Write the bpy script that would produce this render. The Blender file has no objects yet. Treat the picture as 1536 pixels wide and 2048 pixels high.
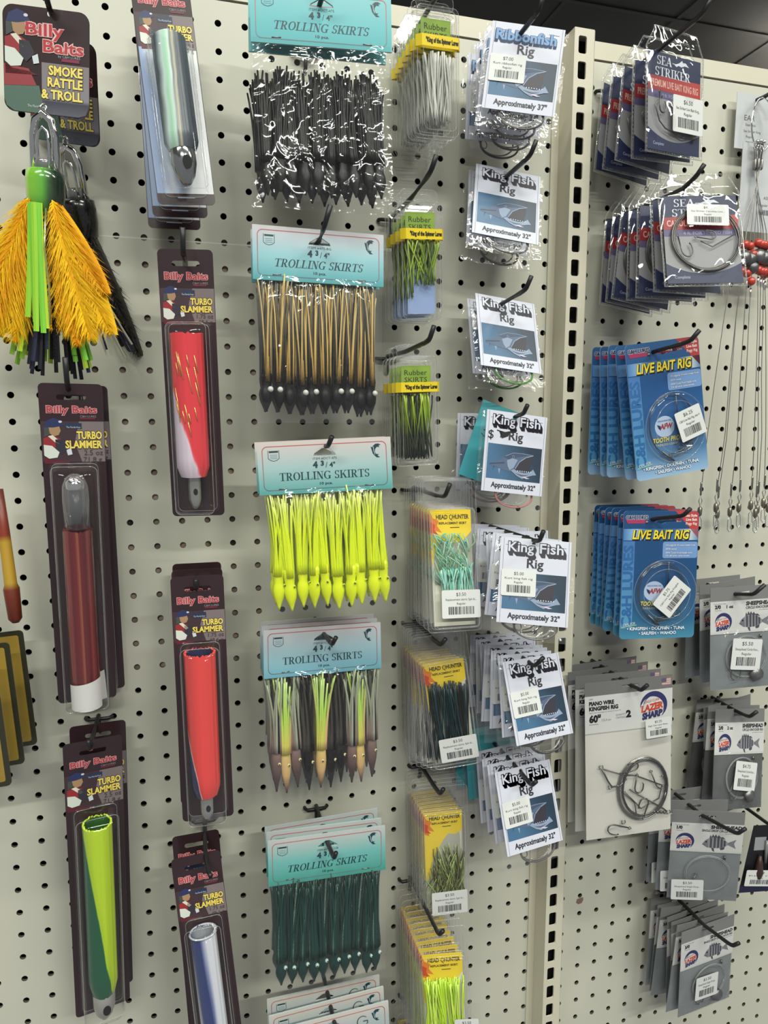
import bpy, bmesh, math, random
from mathutils import Vector, Matrix, Euler
from mathutils.geometry import tessellate_polygon
R = math.radians
scene = bpy.context.scene
COL = scene.collection

# ------------------------------------------------------------------ camera
cam_d = bpy.data.cameras.new('camera')
cam = bpy.data.objects.new('camera', cam_d)
COL.objects.link(cam)
cam_d.sensor_fit = 'VERTICAL'
cam_d.sensor_height = 36.0
cam_d.lens = 36.0 * 1375.06 / 2048.0
cam_d.clip_start = 0.01
cam.matrix_world = Matrix.Translation((0.065854, -0.734974, -0.381520)) @ Matrix((
    (0.964338, 0.034470, -0.262419, 0), (-0.264673, 0.124666, -0.956246, 0),
    (-0.000247, 0.991600, 0.129344, 0), (0, 0, 0, 1)))
scene.camera = cam

# ------------------------------------------------------------------ world, lights, exposure
w = bpy.data.worlds.new('world'); scene.world = w; w.use_nodes = True
w.node_tree.nodes['Background'].inputs[0].default_value = (0.95, 0.97, 1.0, 1)
w.node_tree.nodes['Background'].inputs[1].default_value = 0.27
scene.view_settings.view_transform = 'Standard'
scene.view_settings.look = 'None'
scene.view_settings.exposure = -0.14
scene.view_settings.gamma = 1.0
scene.view_settings.use_curve_mapping = False
cy = scene.cycles
cy.transparent_max_bounces = 40
cy.max_bounces = 8
cy.diffuse_bounces = 3
cy.glossy_bounces = 3
cy.transmission_bounces = 4
cy.caustics_reflective = False
cy.caustics_refractive = False
try:
    cy.use_denoising = True
    cy.denoiser = 'OPENIMAGEDENOISE'
except Exception:
    pass

def tube_light(x, y, z, lx, ly, watts, rz=0.0):
    d = bpy.data.lights.new('ceiling_tube_light', 'AREA')
    d.shape = 'RECTANGLE'; d.size = lx; d.size_y = ly; d.energy = watts
    d.color = (0.97, 0.99, 0.90)
    o = bpy.data.objects.new('ceiling_tube_light', d); COL.objects.link(o)
    o.location = (x, y, z); o.rotation_euler = (0, 0, rz)
    return o
for lx_, ly_, wt_ in ((-1.0, -1.25, 34), (0.7, -1.25, 34), (2.4, -1.25, 30), (-0.6, -3.1, 80), (1.3, -3.1, 80)):
    tube_light(lx_, ly_, 1.50, 1.2, 0.14, wt_)

# ------------------------------------------------------------------ helpers
def lin(c):
    return tuple((v / 12.92 if v <= 0.04045 else ((v + 0.055) / 1.055) ** 2.4) for v in c)
def rgb(r, g, b):
    return lin((r / 255.0, g / 255.0, b / 255.0))
MATS = {}
def pm(name, c, rough=0.5, metal=0.0, spec=0.5, coat=0.0, noise=None, bump=None, sheen=0):
    """plain principled surface; noise=(scale, amount) varies the colour, bump=(scale, strength)"""
    if name in MATS: return MATS[name]
    m = bpy.data.materials.new(name); m.use_nodes = True
    nt = m.node_tree; b = nt.nodes['Principled BSDF']
    b.inputs['Base Color'].default_value = (*c, 1)
    b.inputs['Roughness'].default_value = rough
    b.inputs['Metallic'].default_value = metal
    b.inputs['Specular IOR Level'].default_value = spec
    b.inputs['Coat Weight'].default_value = coat
    b.inputs['Coat Roughness'].default_value = 0.08
    if noise or bump:
        tc = nt.nodes.new('ShaderNodeTexCoord')
    if noise:
        n = nt.nodes.new('ShaderNodeTexNoise'); n.inputs['Scale'].default_value = noise[0]
        n.inputs['Detail'].default_value = 4
        nt.links.new(tc.outputs['Object'], n.inputs['Vector'])
        r = nt.nodes.new('ShaderNodeValToRGB')
        a = noise[1]
        r.color_ramp.elements[0].position = 0.3; r.color_ramp.elements[1].position = 0.7
        r.color_ramp.elements[0].color = (*[v * (1 - a) for v in c], 1)
        r.color_ramp.elements[1].color = (*[min(1, v * (1 + a)) for v in c], 1)
        nt.links.new(n.outputs['Fac'], r.inputs['Fac'])
        nt.links.new(r.outputs['Color'], b.inputs['Base Color'])
    if bump:
        n2 = nt.nodes.new('ShaderNodeTexNoise'); n2.inputs['Scale'].default_value = bump[0]
        n2.inputs['Detail'].default_value = 5
        nt.links.new(tc.outputs['Object'], n2.inputs['Vector'])
        bp = nt.nodes.new('ShaderNodeBump'); bp.inputs['Strength'].default_value = bump[1]
        bp.inputs['Distance'].default_value = 0.002
        nt.links.new(n2.outputs['Fac'], bp.inputs['Height'])
        nt.links.new(bp.outputs['Normal'], b.inputs['Normal'])
    MATS[name] = m
    return m
def ink(r, g, b, rough=0.45, coat=0.0):
    return pm('ink_%d_%d_%d_%d' % (r, g, b, int(coat * 10)), rgb(r, g, b), rough, coat=coat)
def grad(name, stops, axis=2, rough=0.4, noise=0.0, nscale=60.0, tilt=0.0, coat=0.0, stretch=None):
    """colour printed as a gradient along a local axis: stops=[(coord_mm,(r,g,b)),...]"""
    if name in MATS: return MATS[name]
    m = bpy.data.materials.new(name); m.use_nodes = True
    nt = m.node_tree; b = nt.nodes['Principled BSDF']
    b.inputs['Roughness'].default_value = rough
    b.inputs['Coat Weight'].default_value = coat
    b.inputs['Coat Roughness'].default_value = 0.08
    tc = nt.nodes.new('ShaderNodeTexCoord'); sp = nt.nodes.new('ShaderNodeSeparateXYZ')
    nt.links.new(tc.outputs['Object'], sp.inputs[0])
    src = sp.outputs[axis]
    if tilt:
        ma = nt.nodes.new('ShaderNodeMath'); ma.operation = 'MULTIPLY_ADD'
        nt.links.new(sp.outputs[0 if axis == 2 else 2], ma.inputs[0]); ma.inputs[1].default_value = tilt
        nt.links.new(src, ma.inputs[2]); src = ma.outputs[0]
    if noise:
        n = nt.nodes.new('ShaderNodeTexNoise'); n.inputs['Scale'].default_value = nscale
        if stretch:
            mp = nt.nodes.new('ShaderNodeMapping'); mp.inputs['Scale'].default_value = stretch
            nt.links.new(tc.outputs['Object'], mp.inputs['Vector']); nt.links.new(mp.outputs[0], n.inputs['Vector'])
        else:
            nt.links.new(tc.outputs['Object'], n.inputs['Vector'])
        m2 = nt.nodes.new('ShaderNodeMath'); m2.operation = 'MULTIPLY_ADD'
        nt.links.new(n.outputs['Fac'], m2.inputs[0]); m2.inputs[1].default_value = noise * 0.001
        nt.links.new(src, m2.inputs[2]); src = m2.outputs[0]
    lo, hi = stops[0][0], stops[-1][0]
    mr = nt.nodes.new('ShaderNodeMapRange')
    mr.inputs['From Min'].default_value = lo * 0.001; mr.inputs['From Max'].default_value = hi * 0.001
    nt.links.new(src, mr.inputs['Value'])
    r = nt.nodes.new('ShaderNodeValToRGB')
    while len(r.color_ramp.elements) < len(stops): r.color_ramp.elements.new(0.5)
    for i, (p, c) in enumerate(stops):
        r.color_ramp.elements[i].position = (p - lo) / (hi - lo)
    for i, (p, c) in enumerate(stops):
        r.color_ramp.elements[i].color = (*rgb(*c), 1)
    nt.links.new(mr.outputs[0], r.inputs['Fac']); nt.links.new(r.outputs['Color'], b.inputs['Base Color'])
    MATS[name] = m
    return m
def film(name, tint=(1, 1, 1), gloss=1.0, rough=0.05, haze=0.03, bump=None, hazecol=(1, 1, 1)):
    """thin clear plastic: mostly see-through, with a real gloss and a little haze"""
    if name in MATS: return MATS[name]
    m = bpy.data.materials.new(name); m.use_nodes = True
    nt = m.node_tree; nt.nodes.clear()
    out = nt.nodes.new('ShaderNodeOutputMaterial')
    tr = nt.nodes.new('ShaderNodeBsdfTransparent'); tr.inputs[0].default_value = (*tint, 1)
    gl = nt.nodes.new('ShaderNodeBsdfGlossy'); gl.inputs['Roughness'].default_value = rough
    di = nt.nodes.new('ShaderNodeBsdfDiffuse'); di.inputs[0].default_value = (*hazecol, 1)
    fr = nt.nodes.new('ShaderNodeLayerWeight'); fr.inputs['Blend'].default_value = 0.5
    pw = nt.nodes.new('ShaderNodeMath'); pw.operation = 'POWER'; pw.inputs[1].default_value = 5.0
    ma = nt.nodes.new('ShaderNodeMath'); ma.operation = 'MULTIPLY_ADD'; ma.inputs[1].default_value = 0.94; ma.inputs[2].default_value = 0.06
    nt.links.new(fr.outputs['Facing'], pw.inputs[0]); nt.links.new(pw.outputs[0], ma.inputs[0])
    mu = nt.nodes.new('ShaderNodeMath'); mu.operation = 'MULTIPLY'; mu.inputs[1].default_value = gloss
    mu.use_clamp = True
    m1 = nt.nodes.new('ShaderNodeMixShader'); m2 = nt.nodes.new('ShaderNodeMixShader')
    m1.inputs[0].default_value = haze
    nt.links.new(tr.outputs[0], m1.inputs[1]); nt.links.new(di.outputs[0], m1.inputs[2])
    nt.links.new(ma.outputs[0], mu.inputs[0]); nt.links.new(mu.outputs[0], m2.inputs[0])
    nt.links.new(m1.outputs[0], m2.inputs[1]); nt.links.new(gl.outputs[0], m2.inputs[2])
    nt.links.new(m2.outputs[0], out.inputs[0])
    if bump:
        tc = nt.nodes.new('ShaderNodeTexCoord')
        n2 = nt.nodes.new('ShaderNodeTexNoise'); n2.inputs['Scale'].default_value = bump[0]
        n2.inputs['Detail'].default_value = 2; n2.inputs['Distortion'].default_value = 1.5
        nt.links.new(tc.outputs['Object'], n2.inputs['Vector'])
        bp = nt.nodes.new('ShaderNodeBump'); bp.inputs['Strength'].default_value = bump[1]
        bp.inputs['Distance'].default_value = 0.01
        nt.links.new(n2.outputs['Fac'], bp.inputs['Height'])
        nt.links.new(bp.outputs['Normal'], gl.inputs['Normal']); nt.links.new(bp.outputs['Normal'], fr.inputs['Normal'])
    MATS[name] = m
    return m

# --- lettering: outlines of the built-in font, flattened once per string
TXT = {}
def text_geo(s, bold=0.0, shear=0.0):
    k = (s, round(bold, 3), round(shear, 3))
    if k in TXT: return TXT[k]
    best = -1
    for off in ((bold,) if bold < .02 else (bold, bold - .006, bold + .006, bold - .012)):   # the fill of fat outlines can fail: keep the fullest
        cu = bpy.data.curves.new('t', 'FONT'); cu.body = s
        cu.resolution_u = 2; cu.offset = off; cu.shear = shear; cu.fill_mode = 'FRONT'; cu.extrude = 0
        ob = bpy.data.objects.new('t', cu); COL.objects.link(ob)
        me = bpy.data.meshes.new_from_object(ob.evaluated_get(bpy.context.evaluated_depsgraph_get()))
        area = sum(p.area for p in me.polygons)
        if area > best:
            best = area
            vs = [(v.co.x, v.co.y) for v in me.vertices]; fs = [tuple(p.vertices) for p in me.polygons]
        bpy.data.objects.remove(ob); bpy.data.curves.remove(cu); bpy.data.meshes.remove(me)
    x0 = min((v[0] for v in vs), default=0); x1 = max((v[0] for v in vs), default=1)
    TXT[k] = (vs, fs, x0, x1)
    return TXT[k]
CAP = max(v[1] for v in text_geo('H')[0])

# --- a small slab-serif alphabet for the serif headings: polygons on a cap height of 1
def _arc(cx, cz, rx, rz, a0, a1, tx, tz, n=14):
    o = [(cx + rx * math.cos(R(a0 + (a1 - a0) * i / n)), cz + rz * math.sin(R(a0 + (a1 - a0) * i / n))) for i in range(n + 1)]
    q = [(cx + (rx - tx) * math.cos(R(a0 + (a1 - a0) * i / n)), cz + (rz - tz) * math.sin(R(a0 + (a1 - a0) * i / n))) for i in range(n + 1)]
    return [[o[i], o[i + 1], q[i + 1], q[i]] for i in range(n)]
def _rc(x0, x1, z0, z1): return [[(x0, z0), (x1, z0), (x1, z1), (x0, z1)]]
def _ln(x0, z0, x1, z1, t): return [[(x0 - t / 2, z0), (x0 + t / 2, z0), (x1 + t / 2, z1), (x1 - t / 2, z1)]]
_S, _H = .15, .055
SERIF = {
 'I': (.42, _rc(.13, .13 + _S, 0, 1) + _rc(.02, .40, 0, _H) + _rc(.02, .40, 1 - _H, 1)),
 'T': (.72, _rc(.285, .285 + _S, 0, 1) + _rc(.17, .55, 0, _H) + _rc(.03, .69, 1 - _H, 1) + _rc(.03, .075, .74, 1) + _rc(.645, .69, .74, 1)),
 'L': (.66, _rc(.10, .10 + _S, 0, 1) + _rc(.01, .34, 1 - _H, 1) + _rc(.01, .62, 0, _H) + _rc(.575, .62, 0, .28)),
 'E': (.66, _rc(.10, .10 + _S, 0, 1) + _rc(.01, .60, 1 - _H, 1) + _rc(.01, .62, 0, _H) + _rc(.575, .62, 0, .26) + _rc(.555, .60, .78, 1) + _rc(.25, .46, .48, .53) + _rc(.42, .46, .38, .63)),
 'O': (.80, _arc(.40, .5, .37, .515, 0, 360, .155, .05, 28)),
 'G': (.80, _arc(.42, .5, .39, .515, 40, 320, .155, .05, 24) + _rc(.56, .71, .02, .42) + _rc(.47, .78, .37, .42) + _rc(.675, .715, .72, 1)),
 'R': (.76, _rc(.10, .10 + _S, 0, 1) + _rc(.01, .33, 0, _H) + _rc(.01, .38, 1 - _H, 1) + _rc(.25, .38, .47, .52) + _arc(.36, .735, .255, .265, -90, 90, .15, .05) + _ln(.36, .50, .60, .0, .17) + _rc(.52, .76, 0, _H)),
 'K': (.80, _rc(.10, .10 + _S, 0, 1) + _rc(.01, .35, 0, _H) + _rc(.01, .35, 1 - _H, 1) + _ln(.27, .40, .64, 1, .06) + _rc(.50, .77, 1 - _H, 1) + _ln(.38, .60, .66, 0, .17) + _rc(.53, .80, 0, _H)),
 'N': (.78, _rc(.12, .165, 0, 1) + _rc(.01, .27, 0, _H) + _rc(.01, .20, 1 - _H, 1) + _ln(.17, 1, .62, 0, .17) + _rc(.60, .645, 0, 1) + _rc(.49, .76, 1 - _H, 1)),
 'S': (.58, _arc(.29, .74, .235, .275, 20, 270, .12, .055) + _arc(.29, .255, .24, .27, -160, 90, .13, .055) + _rc(.47, .51, .72, 1) + _rc(.05, .09, 0, .28)),
 'A': (.76, _ln(.08, 0, .37, 1, .06) + _ln(.62, 0, .38, 1, .17) + _rc(.20, .55, .30, .355) + _rc(-.02, .21, 0, _H) + _rc(.48, .77, 0, _H)),
 '-': (.40, _rc(.05, .35, .38, .46)), ' ': (.36, []),
}

class MB:
    """collects shapes (in millimetres) and links them as ONE mesh object"""
    def __init__(s): s.v = []; s.f = []; s.mi = []; s.ms = []; s.sm = []; s.L = 0.12
    def m(s, mat):
        if mat not in s.ms: s.ms.append(mat)
        return s.ms.index(mat)
    def add(s, vs, fs, mat, smooth=False):
        o = len(s.v); s.v.extend(vs); k = s.m(mat)
        for f in fs:
            s.f.append(tuple(i + o for i in f)); s.mi.append(k); s.sm.append(smooth)
    # printed shapes: in the plane y = -layer*0.12 mm, seen from -y
    def poly(s, pts, mat, layer=1):
        y = -layer * s.L
        if len(pts) <= 4:
            s.add([(x, y, z) for x, z in pts], [tuple(range(len(pts)))], mat)
        else:
            tri = tessellate_polygon([[Vector((x, z, 0)) for x, z in pts]])
            s.add([(x, y, z) for x, z in pts], [tuple(t) for t in tri], mat)
    def rect(s, x0, x1, z0, z1, mat, layer=1): s.poly([(x0, z0), (x1, z0), (x1, z1), (x0, z1)], mat, layer)
    def rrect(s, x0, x1, z0, z1, r, mat, layer=1): s.poly(rr(x0, x1, z0, z1, r), mat, layer)
    def ell(s, cx, cz, rx, rz, mat, layer=1, n=20):
        s.poly([(cx + rx * math.cos(2 * math.pi * i / n), cz + rz * math.sin(2 * math.pi * i / n)) for i in range(n)], mat, layer)
    def line(s, pts, wd, mat, layer=1):
        for (x0, z0), (x1, z1) in zip(pts, pts[1:]):
            d = math.hypot(x1 - x0, z1 - z0) or 1; nx, nz = -(z1 - z0) / d * wd / 2, (x1 - x0) / d * wd / 2
            ex, ez = (x1 - x0) / d * wd * .2, (z1 - z0) / d * wd * .2
            s.poly([(x0 + nx - ex, z0 + nz - ez), (x0 - nx - ex, z0 - nz - ez), (x1 - nx + ex, z1 - nz + ez), (x1 + nx + ex, z1 + nz + ez)], mat, layer)
    def arc(s, cx, cz, rx, rz, a0, a1, w0, w1, mat, layer=1, n=18):
        for i in range(n):
            a, b = R(a0 + (a1 - a0) * i / n), R(a0 + (a1 - a0) * (i + 1) / n)
            def wd(t): return w0 + (w1 - w0) * math.sin(math.pi * t)
            p, q = wd(i / n), wd((i + 1) / n)
            s.poly([(cx + rx * math.cos(a), cz + rz * math.sin(a)), (cx + rx * math.cos(b), cz + rz * math.sin(b)),
                    (cx + (rx - q) * math.cos(b), cz + (rz - q) * math.sin(b)), (cx + (rx - p) * math.cos(a), cz + (rz - p) * math.sin(a))], mat, layer)
    def text(s, t, x, z, h, mat, layer=2, width=None, align='C', bold=0.0, shear=0.0, rot=0.0, vary=1.0):
        """t at (x, z = baseline), cap height h mm, fitted to width mm"""
        vs, fs, x0, x1 = text_geo(t, bold, shear)
        k = h / CAP; kx = k
        if width: kx = width / max(1e-6, x1 - x0)
        wd = (x1 - x0) * kx
        ox = {'C': -wd / 2, 'L': 0, 'R': -wd}[align]
        y = -layer * s.L; c, sn = math.cos(R(rot)), math.sin(R(rot))
        out = []
        for vx, vz in vs:
            px, pz = (vx - x0) * kx + ox, vz * k
            out.append((x + px * c - pz * sn, y, z + px * sn + pz * c))
        s.add(out, fs, mat)
    def serif(s, t, x, z, h, mat, layer=2, width=None, shear=0.0):
        tot = sum(SERIF[c][0] for c in t); k = h; kx = (width / tot) if width else h
        ox = x - tot * kx / 2
        for c in t:
            wd, polys = SERIF[c]
            for p in polys:
                s.poly([(ox + (a + shear * b) * kx, z + b * k) for a, b in p], mat, layer)
            ox += wd * kx
    def slab(s, outer, holes, t, mat, back=None, y0=0.0):
        """flat card with thickness t (front at y0), punched holes"""
        loops = [outer] + holes
        flat = [p for l in loops for p in l]
        tri = tessellate_polygon([[Vector((x, z, 0)) for x, z in l] for l in loops])
        s.add([(x, y0, z) for x, z in flat], [tuple(q) for q in tri], mat)
        s.add([(x, y0 + t, z) for x, z in flat], [tuple(q) for q in tri], back or mat)
        for l in loops:
            n = len(l)
            vs = [(x, y0, z) for x, z in l] + [(x, y0 + t, z) for x, z in l]
            s.add(vs, [(i, (i + 1) % n, n + (i + 1) % n, n + i) for i in range(n)], back or mat)
    def tube(s, path, r, mat, n=6, flat=1.0, caps=True, taper=None, smooth=True, closed=False):
        P = [Vector(p) for p in path]; N = len(P)
        vs = []; up = Vector((0, 1, 0))
        for i, p in enumerate(P):
            if closed: d = P[(i + 1) % N] - P[i - 1]
            else: d = P[min(i + 1, N - 1)] - P[max(i - 1, 0)]
            d = d.normalized() if d.length > 0 else Vector((0, 0, -1))
            a = up - d * up.dot(d)
            if a.length < .05: a = Vector((1, 0, 0)) - d * d.x
            a.normalize(); b = d.cross(a)
            rr_ = r * (taper(i / (N - 1)) if taper else 1)
            for j in range(n):
                t = 2 * math.pi * j / n
                q = p + a * (math.cos(t) * rr_ * flat) + b * (math.sin(t) * rr_)
                vs.append(tuple(q))
        fs = []
        for i in range(N if closed else N - 1):
            for j in range(n):
                k = ((i + 1) % N) * n
                fs.append((i * n + j, i * n + (j + 1) % n, k + (j + 1) % n, k + j))
        if caps and not closed:
            fs.append(tuple(range(n - 1, -1, -1))); fs.append(tuple((N - 1) * n + j for j in range(n)))
        s.add(vs, fs, mat, smooth)
    def lathe(s, prof, mat, n=14, c=(0, 0, 0), sy=1.0, cap=True, tiltx=0.0):
        """prof = [(r, z)...] around a vertical axis through c"""
        vs = []
        for r, z in prof:
            for j in range(n):
                t = 2 * math.pi * j / n
                vs.append((c[0] + r * math.cos(t) + tiltx * z, c[1] + r * math.sin(t) * sy, c[2] + z))
        N = len(prof); fs = [(i * n + j, i * n + (j + 1) % n, (i + 1) * n + (j + 1) % n, (i + 1) * n + j) for i in range(N - 1) for j in range(n)]
        if cap:
            fs.append(tuple(range(n - 1, -1, -1))); fs.append(tuple((N - 1) * n + j for j in range(n)))
        s.add(vs, fs, mat, True)
    def ball(s, c, r, mat, n=10):
        s.lathe([(max(.02, math.sin(math.pi * i / n)) * r, -math.cos(math.pi * i / n) * r) for i in range(n + 1)], mat, 14, c)
    def loft(s, rings, mat, cap=True, smooth=False):
        """rings = [(x0,x1,z0,z1,radius,y)...] rounded rectangles joined in order, last one closed"""
        loops = [[(x, y, z) for x, z in rr(x0, x1, z0, z1, r, 5)] for x0, x1, z0, z1, r, y in rings]
        n = len(loops[0]); vs = [p for l in loops for p in l]
        fs = [(i * n + j, i * n + (j + 1) % n, (i + 1) * n + (j + 1) % n, (i + 1) * n + j) for i in range(len(loops) - 1) for j in range(n)]
        s.add(vs, fs, mat, smooth)
        if cap:
            s.add(loops[-1], [tuple(range(n))], mat)
    def build(s, name, parent=None):
        me = bpy.data.meshes.new(name)
        me.from_pydata([(a * .001, b * .001, c * .001) for a, b, c in s.v], [], s.f)
        for m in s.ms: me.materials.append(m)
        me.polygons.foreach_set('material_index', s.mi)
        me.polygons.foreach_set('use_smooth', s.sm)
        me.update()
        o = bpy.data.objects.new(name, me); COL.objects.link(o)
        if parent: o.parent = parent
        return o

def rr(x0, x1, z0, z1, r, n=4):
    """rounded rectangle outline"""
    x0, x1 = min(x0, x1), max(x0, x1); z0, z1 = min(z0, z1), max(z0, z1)
    r = min(r, (x1 - x0) / 2 - .01, (z1 - z0) / 2 - .01)
    p = []
    for cx, cz, a in ((x1 - r, z1 - r, 0), (x0 + r, z1 - r, 90), (x0 + r, z0 + r, 180), (x1 - r, z0 + r, 270)):
        for i in range(n + 1):
            t = R(a + 90 * i / n); p.append((cx + r * math.cos(t), cz + r * math.sin(t)))
    return p
def circ(cx, cz, r, n=16): return [(cx + r * math.cos(2 * math.pi * i / n), cz + r * math.sin(2 * math.pi * i / n)) for i in range(n)]

def tag(o, label, cat, group=None):
    o['label'] = label; o['category'] = cat
    if group: o['group'] = group
    return o
def struct(o):
    o['kind'] = 'structure'; return o
def thing(name, label='', cat='', group=None):
    o = bpy.data.objects.new(name, None); COL.objects.link(o)
    o.empty_display_size = 0.02
    return tag(o, label, cat, group)
KIDS = {}
def dup(root, label, group=None):
    """a copy of a thing with copies of its parts and sub-parts"""
    r = root.copy(); COL.objects.link(r)
    tag(r, label, root['category'], group or root.get('group'))
    for ch in list(root.children):
        c = ch.copy(); COL.objects.link(c); c.parent = r
        for g in list(ch.children):
            d = g.copy(); COL.objects.link(d); d.parent = c
    return r
def put(o, loc, rot): o.location = loc; o.rotation_euler = rot

# crinkled clear sheet pair (front and back) of a poly bag
def pouch(mb, w, z0, z1, puff, mat, seed=0, amp=1.2, nx=16, nz=18, back=True, edge=0.4):
    rnd = random.Random(seed)
    ph = [(rnd.uniform(0, 6.3), rnd.uniform(0, 6.3), rnd.uniform(.06, .22), rnd.uniform(.05, .2), rnd.uniform(-.1, .1)) for _ in range(7)]
    for side in ((-1, 1) if back else (-1,)):
        vs = []
        for j in range(nz + 1):
            for i in range(nx + 1):
                u, v = i / nx * 2 - 1, j / nz * 2 - 1
                x, z = u * w / 2, z0 + (z1 - z0) * j / nz
                k = max(0, (1 - u ** 4) * (1 - abs(v) ** 5))
                n = sum(math.sin(x * a + p + z * c) * math.cos(z * b + q) for p, q, a, b, c in ph) / 4
                n += rnd.uniform(-.14, .14)
                y = side * (edge + (puff if side < 0 else puff * .35) * k + amp * n * (.25 + .75 * k))
                vs.append((x, y, z))
        fs = [(j * (nx + 1) + i, j * (nx + 1) + i + 1, (j + 1) * (nx + 1) + i + 1, (j + 1) * (nx + 1) + i) for j in range(nz) for i in range(nx)]
        mb.add(vs, fs, mat, True)

# white shop price sticker: its own part, lying on its pack
def sticker(parent, x, z, w, h, rot, lines, y=-0.6, seed=1):
    mb = MB(); wh = pm('sticker_paper', rgb(216, 217, 214), .5); bk = ink(60, 60, 66)
    mb.slab(rr(-w / 2, w / 2, -h / 2, h / 2, 1.6), [], .15, wh)
    k = h / 26.0
    mb.text(lines[0], 0, h / 2 - 5.6 * k, 3.0 * k, bk, 1)
    mb.text(lines[1], 0, h / 2 - 9.8 * k, 2.0 * k, bk, 1, width=w * .80)
    mb.text(lines[2], 0, h / 2 - 13.6 * k, 2.0 * k, bk, 1)
    rnd = random.Random(seed); xx = -w * .33
    while xx < w * .33:
        b = rnd.choice((.35, .5, .8, 1.1)); mb.rect(xx, xx + b, -h / 2 + 3.4 * k, h / 2 - 15.4 * k, ink(40, 40, 44), 1)
        xx += b + rnd.choice((.4, .55, .8))
    o = mb.build('price_sticker', parent)
    o['label'] = 'white price sticker with bar code'
    o.location = (x * .001, y * .001, z * .001); o.rotation_euler = (0, R(rot), 0)
    return o
# measured places on the wall, metres: x, y, z and rotation of each front pack; hooks: hole, bend and tip points
POSE = {
 'T1': [0.0502, -0.0873, -0.0133, -0.0801, -0.0848, 0.0768],
 'T3': [0.0635, -0.0823, -0.2307, 0.0576, -0.0083, -0.1483],
 'T5': [0.0638, -0.0875, -0.5226, -0.0186, -0.012, -0.045],
 'T6': [0.0526, -0.0703, -0.8103, -0.1337, -0.0912, -0.0486],
 'T2': [-0.0371, -0.073, -0.3478, 0.0995, 0.0075, 0.1014],
 'T4': [-0.0368, -0.0666, -0.6793, 0.0774, 0.0098, 0.214],
 'SM': [-0.0377, -0.0807, -0.0495, 0.0784, 0.079, -0.1871],
 'SMb': [-0.034, -0.0462, -0.0558, 0.2903, 0.1861, -0.4363],
 'K1': [0.1868, -0.0864, -0.0057, -0.0953, -0.005, -0.1123],
 'K2': [0.185, -0.0739, -0.2035, -0.0299, 0.0089, 0.0048],
 'K3': [0.1816, -0.1022, -0.3976, -0.049, -0.0477, -0.192],
 'K4': [0.1874, -0.0567, -0.5895, -0.1356, 0.0268, 0.0644],
 'K5': [0.186, -0.0734, -0.8079, -0.0691, 0.0028, -0.0351],
 'K6': [0.1817, -0.1036, -0.992, -0.033, -0.0363, -0.0023],
 'RS1': [0.2941, -0.0812, -0.0016, 0.1081, -0.081, 0.1451],
 'RS2': [0.2824, -0.0734, -0.1709, 0.0918, -0.0697, 0.1214],
 'RS3': [0.2799, -0.0721, -0.3162, 0.0484, -0.0394, 0.0532],
 'WH1': [0.3152, -0.0812, -0.4682, -0.1927, 0.0123, -0.0116],
 'WH2': [0.3118, -0.0736, -0.6307, 0.038, -0.1391, -0.1895],
 'WH3': [0.3202, -0.0561, -0.8128, -0.0019, -0.0371, -0.1394],
 'WH4': [0.3064, -0.0949, -0.9536, -0.0682, -0.0551, -0.2328],
 'KF1': [0.3848, -0.0922, -0.0092, -0.1425, 0.1304, -0.2795],
 'KF2': [0.3888, -0.0452, -0.123, -0.3938, 0.1491, -0.1463],
 'KF3': [0.3864, -0.0489, -0.2524, -0.4164, 0.1099, 0.0435],
 'KF4': [0.3908, -0.076, -0.3724, -0.131, 0.1232, 0.0107],
 'KF5': [0.3884, -0.1289, -0.4963, -0.2679, 0.0805, -0.2909],
 'KF6': [0.398, -0.1055, -0.6258, -0.3391, -0.0182, 0.1287],
 'KF7': [0.3914, -0.1066, -0.7449, -0.3154, -0.0151, 0.1357],
 'LB1': [0.5496, -0.0905, -0.2953, -0.0251, -0.1428, 0.0025],
 'LB2': [0.5685, -0.0806, -0.48, -0.0545, 0.0213, -0.1113],
 'SS1': [0.5474, -0.0914, -0.0147, -0.0176, -0.0351, 0.1907],
 'SS2': [0.5589, -0.1229, -0.1576, -0.2749, -0.0147, -0.2753],
 'PW': [0.5332, -0.0844, -0.6711, 0.0091, -0.055, -0.1324],
 'SH1': [0.6926, -0.0735, -0.5757, -0.0416, -0.0344, -0.1403],
 'SH2': [0.7296, -0.0443, -0.7459, -0.164, 0.1354, 0.0782],
 'SH3': [0.6476, -0.0924, -0.8456, 0.1004, -0.0177, -0.3794],
 'SH4': [0.6732, -0.0756, -1.0112, 0.0367, -0.0547, 0.0598],
}
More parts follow.
